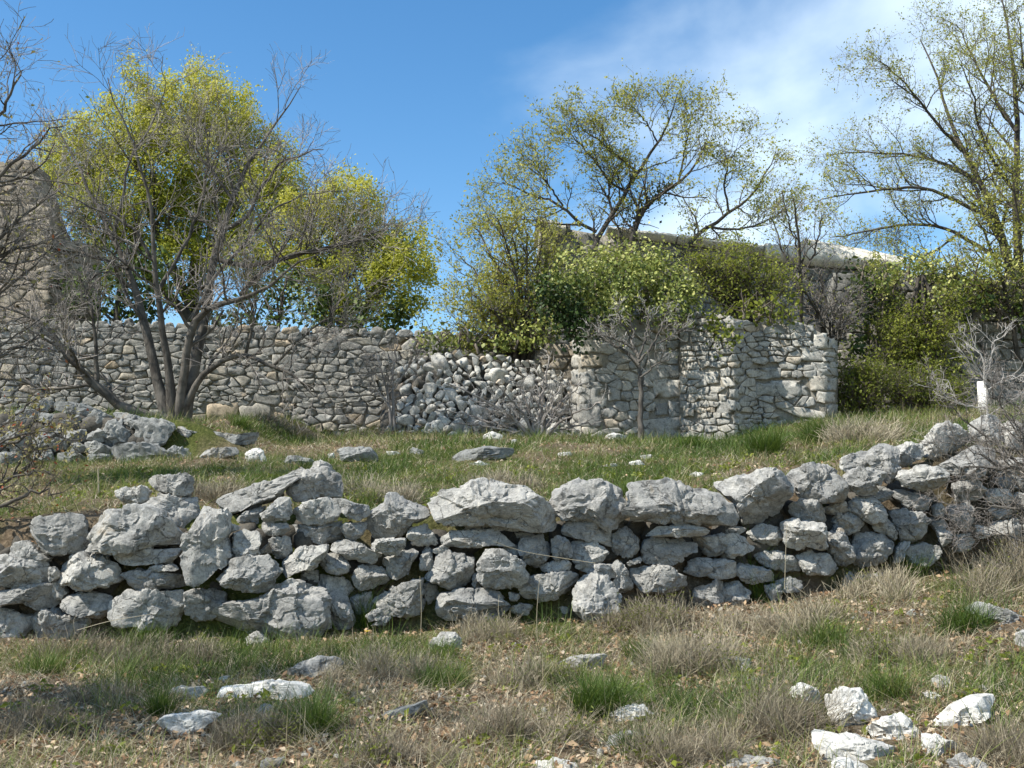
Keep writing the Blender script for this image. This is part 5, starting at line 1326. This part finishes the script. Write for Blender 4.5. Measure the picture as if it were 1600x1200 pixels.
obj('dry_grass', mesh_np('dry_grass', V, [F], False, T), M_DRY, kind='stuff', label='pale dry stalks among the terrace grass', cat='grass')
# dead leaves and small stone chips
xa, ya = view_sample(22000, 4.2, 20, g); xb, yb = view_sample(20000, 4.2, 9, g); x, y = np.r_[xa, xb], np.r_[ya, yb]
keep = g.random(len(x)) < np.clip(1.1 - green_mask(x, y), .1, 1); x, y = x[keep], y[keep]
C = np.stack([x, y, gz(x, y) + .012 + .015 * g.random(len(x))], 1)
V, F, T = leaves(C, .034, g, 1.6, None, .6, .5, tint=g.random(len(C)))
obj('leaf_litter', mesh_np('leaf_litter', V, [F], False, T), M_LITTER, kind='stuff', label='scattered tan dead oak leaves on the ground', cat='leaf litter')
x, y = view_sample(900, 4.2, 12, g); kp = (g.random(len(x)) > green_mask(x, y)) & (y < wall_y(x) + .1); x, y = x[kp], y[kp]; C = np.stack([x, y, gz(x, y)], 1)
V, F, T = joined_rocks(C, .010 + .028 * g.random(len(x)) ** 2.2, 9, 2)
obj('gravel', mesh_np('gravel', V, [F]), M_HEAP, kind='stuff', label='pale stone chips strewn over the slope', cat='gravel')

# low broad-leaved weeds in rosettes
x, y = view_sample(520, 4.3, 13, g); ok = (np.abs(y - wall_y(x) - .25) > .45); x, y = x[ok], y[ok]; k = np.repeat(np.arange(len(x)), 11)
bx = x[k] + g.normal(size=len(k)) * .035; by = y[k] + g.normal(size=len(k)) * .035
C = np.stack([bx, by, gz(bx, by) + .015 + .045 * g.random(len(k))], 1)
V, F, T = leaves(C, .04, g, 1.2, None, .5, .3, tint=np.clip((.25 + .5 * g.random(len(x)))[k] + .12 * g.normal(size=len(k)), 0, 1))
obj('weeds', mesh_np('weeds', V, [F], False, T), M_OLIVE, kind='stuff', label='low broad-leaved weeds dotted through the turf', cat='weeds')
# grey dry bushes on the slope (thyme or lavender like), each one a thing
def dry_shrub(label, px, py, wpx, hpx, seed, tc=.45, green=0.0):
    g = np.random.default_rng(seed); c = ground_hit(px, py); sc = c[1] / FPX; ns = sc * FPX / 6.0
    t = thing('dry_shrub', label, 'shrub', c)
    r = wpx * sc * .62; h = hpx * sc
    # several untidy clumps of different height and lean
    nc = int(g.integers(6, 11)); Pas, hs = [], []
    for k in range(nc):
        ca = g.random() * 6.28; cr = r * g.random() ** .6
        cxy = np.array([c[0] + cr * np.cos(ca), c[1] + .6 * cr * np.sin(ca)])
        n = int(g.integers(80, 170)); hk = h * g.uniform(.4, 1.1) * (1 - .35 * cr / r)
        bxy = cxy + g.normal(size=(n, 2)) * r * .13
        lean = np.array([g.normal() * .35 + .08, g.normal() * .25, 0]) + np.array([np.cos(ca), np.sin(ca), 0]) * .25
        Pa = np.zeros((n, 6, 3)); Pa[:, 0] = np.c_[bxy, gz(bxy[:, 0], bxy[:, 1]) - .01]
        d = lean + np.array([0, 0, .9]) + g.normal(size=(n, 3)) * .42; d[:, 2] = np.abs(d[:, 2]); d /= np.linalg.norm(d, axis=1, keepdims=True)
        L = hk * (.4 + .8 * g.random(n))
        for j in range(1, 6):
            d = d + g.normal(size=(n, 3)) * .2; d /= np.linalg.norm(d, axis=1, keepdims=True)
            Pa[:, j] = Pa[:, j - 1] + d * (L / 5)[:, None]
        Pas.append(Pa); hs.append(np.clip(tc + .08 * g.normal() + .2 * g.normal(size=n), 0, 1))
    Pa = np.concatenate(Pas); n = len(Pa)
    R = np.repeat(np.array([[.0014, .0012, .0011, .0009, .0007, .0005]]), n, 0) * ns
    b2, r2 = grow(Pa, R, 2, h * .36, 34, 3, .75, g, up=.2, wig=.16, tmin=.25, rmin=.0006 * ns)
    V, F = merge([ribbons(Pa, R, g), ribbons(b2, r2, g)])
    tint = np.r_[np.repeat(np.concatenate(hs) - .06, 12), np.repeat(np.clip(tc + .06 + .2 * g.normal(size=len(b2)), 0, 1), 6)]
    obj('stems', mesh_np('stems', V - np.array(t.location), [F], True, tint), M_DRY, t, kind='stuff')
    if green:
        k = int(n * green); C = pts_on(b2[:k * 2], 2, g, .2, .006)
        V, F, T = leaves(C, .02, g, .4, None, .3, .2, tint=np.clip(.4 + .2 * g.normal(size=len(C)), 0, 1)); obj('foliage', mesh_np('foliage', V - np.array(t.location), [F], False, T), M_OLIVE, t)
DS = [
 ('broad grey dry bush below the pale rounded rock, left of centre', 600, 1062, 150, 80, .5), ('large brown-grey dry bush at the bottom, left of the green tuft', 770, 1165, 190, 95, .42),
 ('dense brown dry bush directly left of the white rock group', 1175, 1150, 150, 130, .35), ('grey dry bush in front of the rounded white rock at lower left', 370, 1165, 150, 80, .3),
 ('tall grey dry bush in the middle of the lower slope, right of centre', 1080, 1045, 130, 95, .6), ('straw-grey bush under the right part of the boulder wall', 1230, 985, 150, 75, .62),
 ('brown withered bush at the wall foot, right of the round base boulder', 1015, 985, 110, 70, .5), ('grey dry bush at the bottom edge right of centre', 1060, 1190, 160, 110, .4),
 ('tangled dark weeds under the thorny bush at the wall end', 1520, 880, 130, 75, .22), ('rusty stalks among the thorny bush at the right edge', 1590, 850, 110, 90, .3), ('dark dry bush at the right edge below the pointed slab', 1580, 1190, 140, 110, .3), ('pale straw bush at the wall foot under its right end', 1390, 935, 130, 60, .72),
 ('tall reddish weeds at the right edge under the thorny bush', 1560, 930, 140, 110, .55), ('brown dry bush against the wall foot at far left', 150, 1030, 160, 55, .38),
 ('withered tuft at the wall foot below the square block', 270, 1040, 150, 55, .42), ('grey bush between the lichened ridge and the flat rock', 860, 1075, 120, 70, .5),
 ('thin grey bush at the bottom left edge of the view', 40, 1150, 150, 70, .3), ('small grey bush on the bottom edge, left of the centre rock', 610, 1195, 150, 70, .4),
 ('straw bush behind the boulder wall, left of the biggest boulder', 600, 782, 120, 52, .6), ('pale straw tuft behind the biggest boulder', 790, 766, 100, 40, .62),
 ('brown weeds behind the tall slab boulder at left', 330, 782, 90, 50, .55), ('dry stalky weeds at the foot of the right wall', 1350, 690, 120, 60, .6),
 ('grey bush above the pale rounded rock near the wall', 745, 1000, 110, 55, .55), ('brown bush right of the upright rock at lower right', 1420, 1035, 130, 60, .5),
 ('dry brown weeds at the foot of the garden wall', 440, 668, 90, 26, .5), ('straw weeds against the garden wall left of the heap', 540, 672, 90, 26, .58),
 ('sparse grey bush left of the long whitish rock', 180, 1100, 130, 50, .4)]
for i, (lb, px, py, w, h, tc) in enumerate(DS): dry_shrub(lb, px, py, w, h, 700 + i, tc, .25 if i % 3 == 0 else .08)
# bright green tussocks, each one a thing
def tuft(label, px, py, wpx, hpx, seed, tc=.2, n=420):
    g = np.random.default_rng(seed); c = ground_hit(px, py); sc = c[1] / FPX
    r = wpx * sc * .5; h = hpx * sc
    a = g.random(n) * 2 * np.pi; q = g.random(n) ** .7 * r * .6
    bx, by = c[0] + q * np.cos(a), c[1] + q * np.sin(a) * .8
    base = np.stack([bx, by, gz(bx, by) - .01], 1)
    V, F, T = blades(base, h * (.5 + .7 * g.random(n)), np.full(n, .0022 * max(1, sc * FPX / 7.5)), .15 + .75 * g.random(n) ** 1.3, np.clip(tc + .12 * g.normal(size=n), 0, 1), g, 4, .6)
    obj('grass_tuft', mesh_np('grass_tuft', V - c, [F], False, T), M_GRASS, None, c, label=label, cat='grass tuft', group='green grass tussocks')
TF = [('dark green tussock left of the cream rock at lower centre', 935, 1120, 130, 75, 900), ('green tussock above the white five-sided rock', 1385, 1095, 120, 60, 500), ('broad green tussock beside the long grey slab at the right edge', 1505, 985, 140, 65, 600),
 ('vivid green tussock left of the jagged grey rock', 250, 1120, 60, 55, 400), ('green tussock right of the rounded white rock at lower left', 490, 1150, 110, 75, 500), ('tall green tussock at the foot of the broken wall', 1195, 712, 90, 55, 700),
 ('bushy green tussock on the bank right of the broken wall', 1285, 690, 100, 48, 700), ('green grass clump between base boulders, left of centre', 570, 985, 50, 60, 260), ('green tussock at the wall foot below the thin flat stone', 1190, 935, 90, 60, 400),
 ('green clump at the wall foot near its right end', 1420, 900, 90, 45, 400), ('green tussock under the square block of the wall', 220, 1015, 110, 45, 400), ('green clump on the lower slope, right of the lichened ridge', 690, 1080, 130, 50, 500),
 ('green clump below the wall centre, left of the flat sunk rock', 850, 1070, 110, 45, 400), ('small green tussock right of the flat sunk rock', 1010, 1035, 100, 50, 400), ('pale green tussock by the garden wall, right of the tree foot', 375, 668, 50, 22, 250),
 ('green tussock at the foot of the quoined wall end', 1080, 700, 70, 26, 350), ('green clump at the bottom edge below the cream rock', 1000, 1185, 110, 60, 420), ('green tussock just above the wall, right of the biggest boulder', 980, 778, 60, 34, 300),
 ('grassy clump at the far left under the wall', 60, 1060, 110, 50, 400), ('green clump below the pale rounded rock', 690, 1030, 90, 40, 300), ('green tussock left of the upright slab at lower right', 1290, 1010, 110, 50, 350)]
for i, (lb, px, py, w, h, n) in enumerate(TF): tuft(lb, px, py, w, h, 800 + i, .17 + .1 * rng.random(), n)
# tall dead grass stalks, a stake, a flower
def stalk(label, pts, Y, rpx, mat, name, cat):
    a = np.array(pts, float); p = P(a[:, 0], a[:, 1], Y); t = resample(p, 8)[None]
    b = t[0, 0].copy(); V, F = tubes(t, np.full((1, 8), rpx * Y / FPX) * np.linspace(1, .6, 8), 5)
    tint = np.full(len(V), .8)
    obj(name, mesh_np(name, V - b, [F], True, tint), mat, None, b, label=label, cat=cat)
stalk('pale upright stake in the terrace grass left of the wall', [(154, 770), (154, 750), (153, 732)], 10.4, 1.4, M_DRY, 'stake', 'stake')
for i, (pts, lb) in enumerate([([(840, 1010), (838, 960), (843, 905)], 'tall pale grass stalk in front of the round base boulder'), ([(657, 1000), (659, 950), (656, 900)], 'pale grass stalk standing before the gap left of centre'), ([(782, 990), (778, 950), (780, 930)], 'short straw stalk before the cleft base boulder'),
    ([(1226, 920), (1228, 850), (1230, 820)], 'fine straw stalk before the square stone at right'), ([(1240, 915), (1290, 950), (1335, 990)], 'long dry stalk leaning to the right below the wall'), ([(120, 985), (170, 970), (235, 960)], 'long pale straw lying before the square block'), ([(930, 880), (800, 860), (770, 845)], 'thin bent straw across the wall face')]):
    hit = ground_hit(*pts[0]); stalk(lb, pts, min(hit[1], wall_y_px(pts[0][0]) - .12), .55, M_DRY, 'dry_stalk', 'grass stalk')
c = ground_hit(573, 1002); f = thing('dandelion', 'single yellow flower in the dry grass below the big base boulder', 'flower', c)
a = np.linspace(0, 2 * np.pi, 14, endpoint=False); top = np.array([0, 0, .07])
V = np.concatenate([np.stack([top + .004 * np.array([np.cos(t + .2), np.sin(t + .2), 0]), top + [.019 * np.cos(t - .16), .019 * np.sin(t - .16), .006], top + [.024 * np.cos(t), .024 * np.sin(t), .010], top + [.019 * np.cos(t + .16), .019 * np.sin(t + .16), .006]]) for t in a])
mf, ntf, of = new_mat('yellow_petal'); bsf = ntf.nodes.new('ShaderNodeBsdfPrincipled'); bsf.inputs['Base Color'].default_value = (.75, .5, .02, 1); lk(ntf, bsf.outputs[0], of.inputs[0])
obj('petals', mesh_np('petals', V, [np.arange(len(V)).reshape(-1, 4)], False), mf, f)
Vs, Fs = tubes(np.array([[[0, 0, -.01], [.003, 0, .03], [0, 0, .07]]]), np.full((1, 3), .0018), 5); obj('stem', mesh_np('stem', Vs, [Fs], True, np.full(len(Vs), .1)), M_GRASS, f)
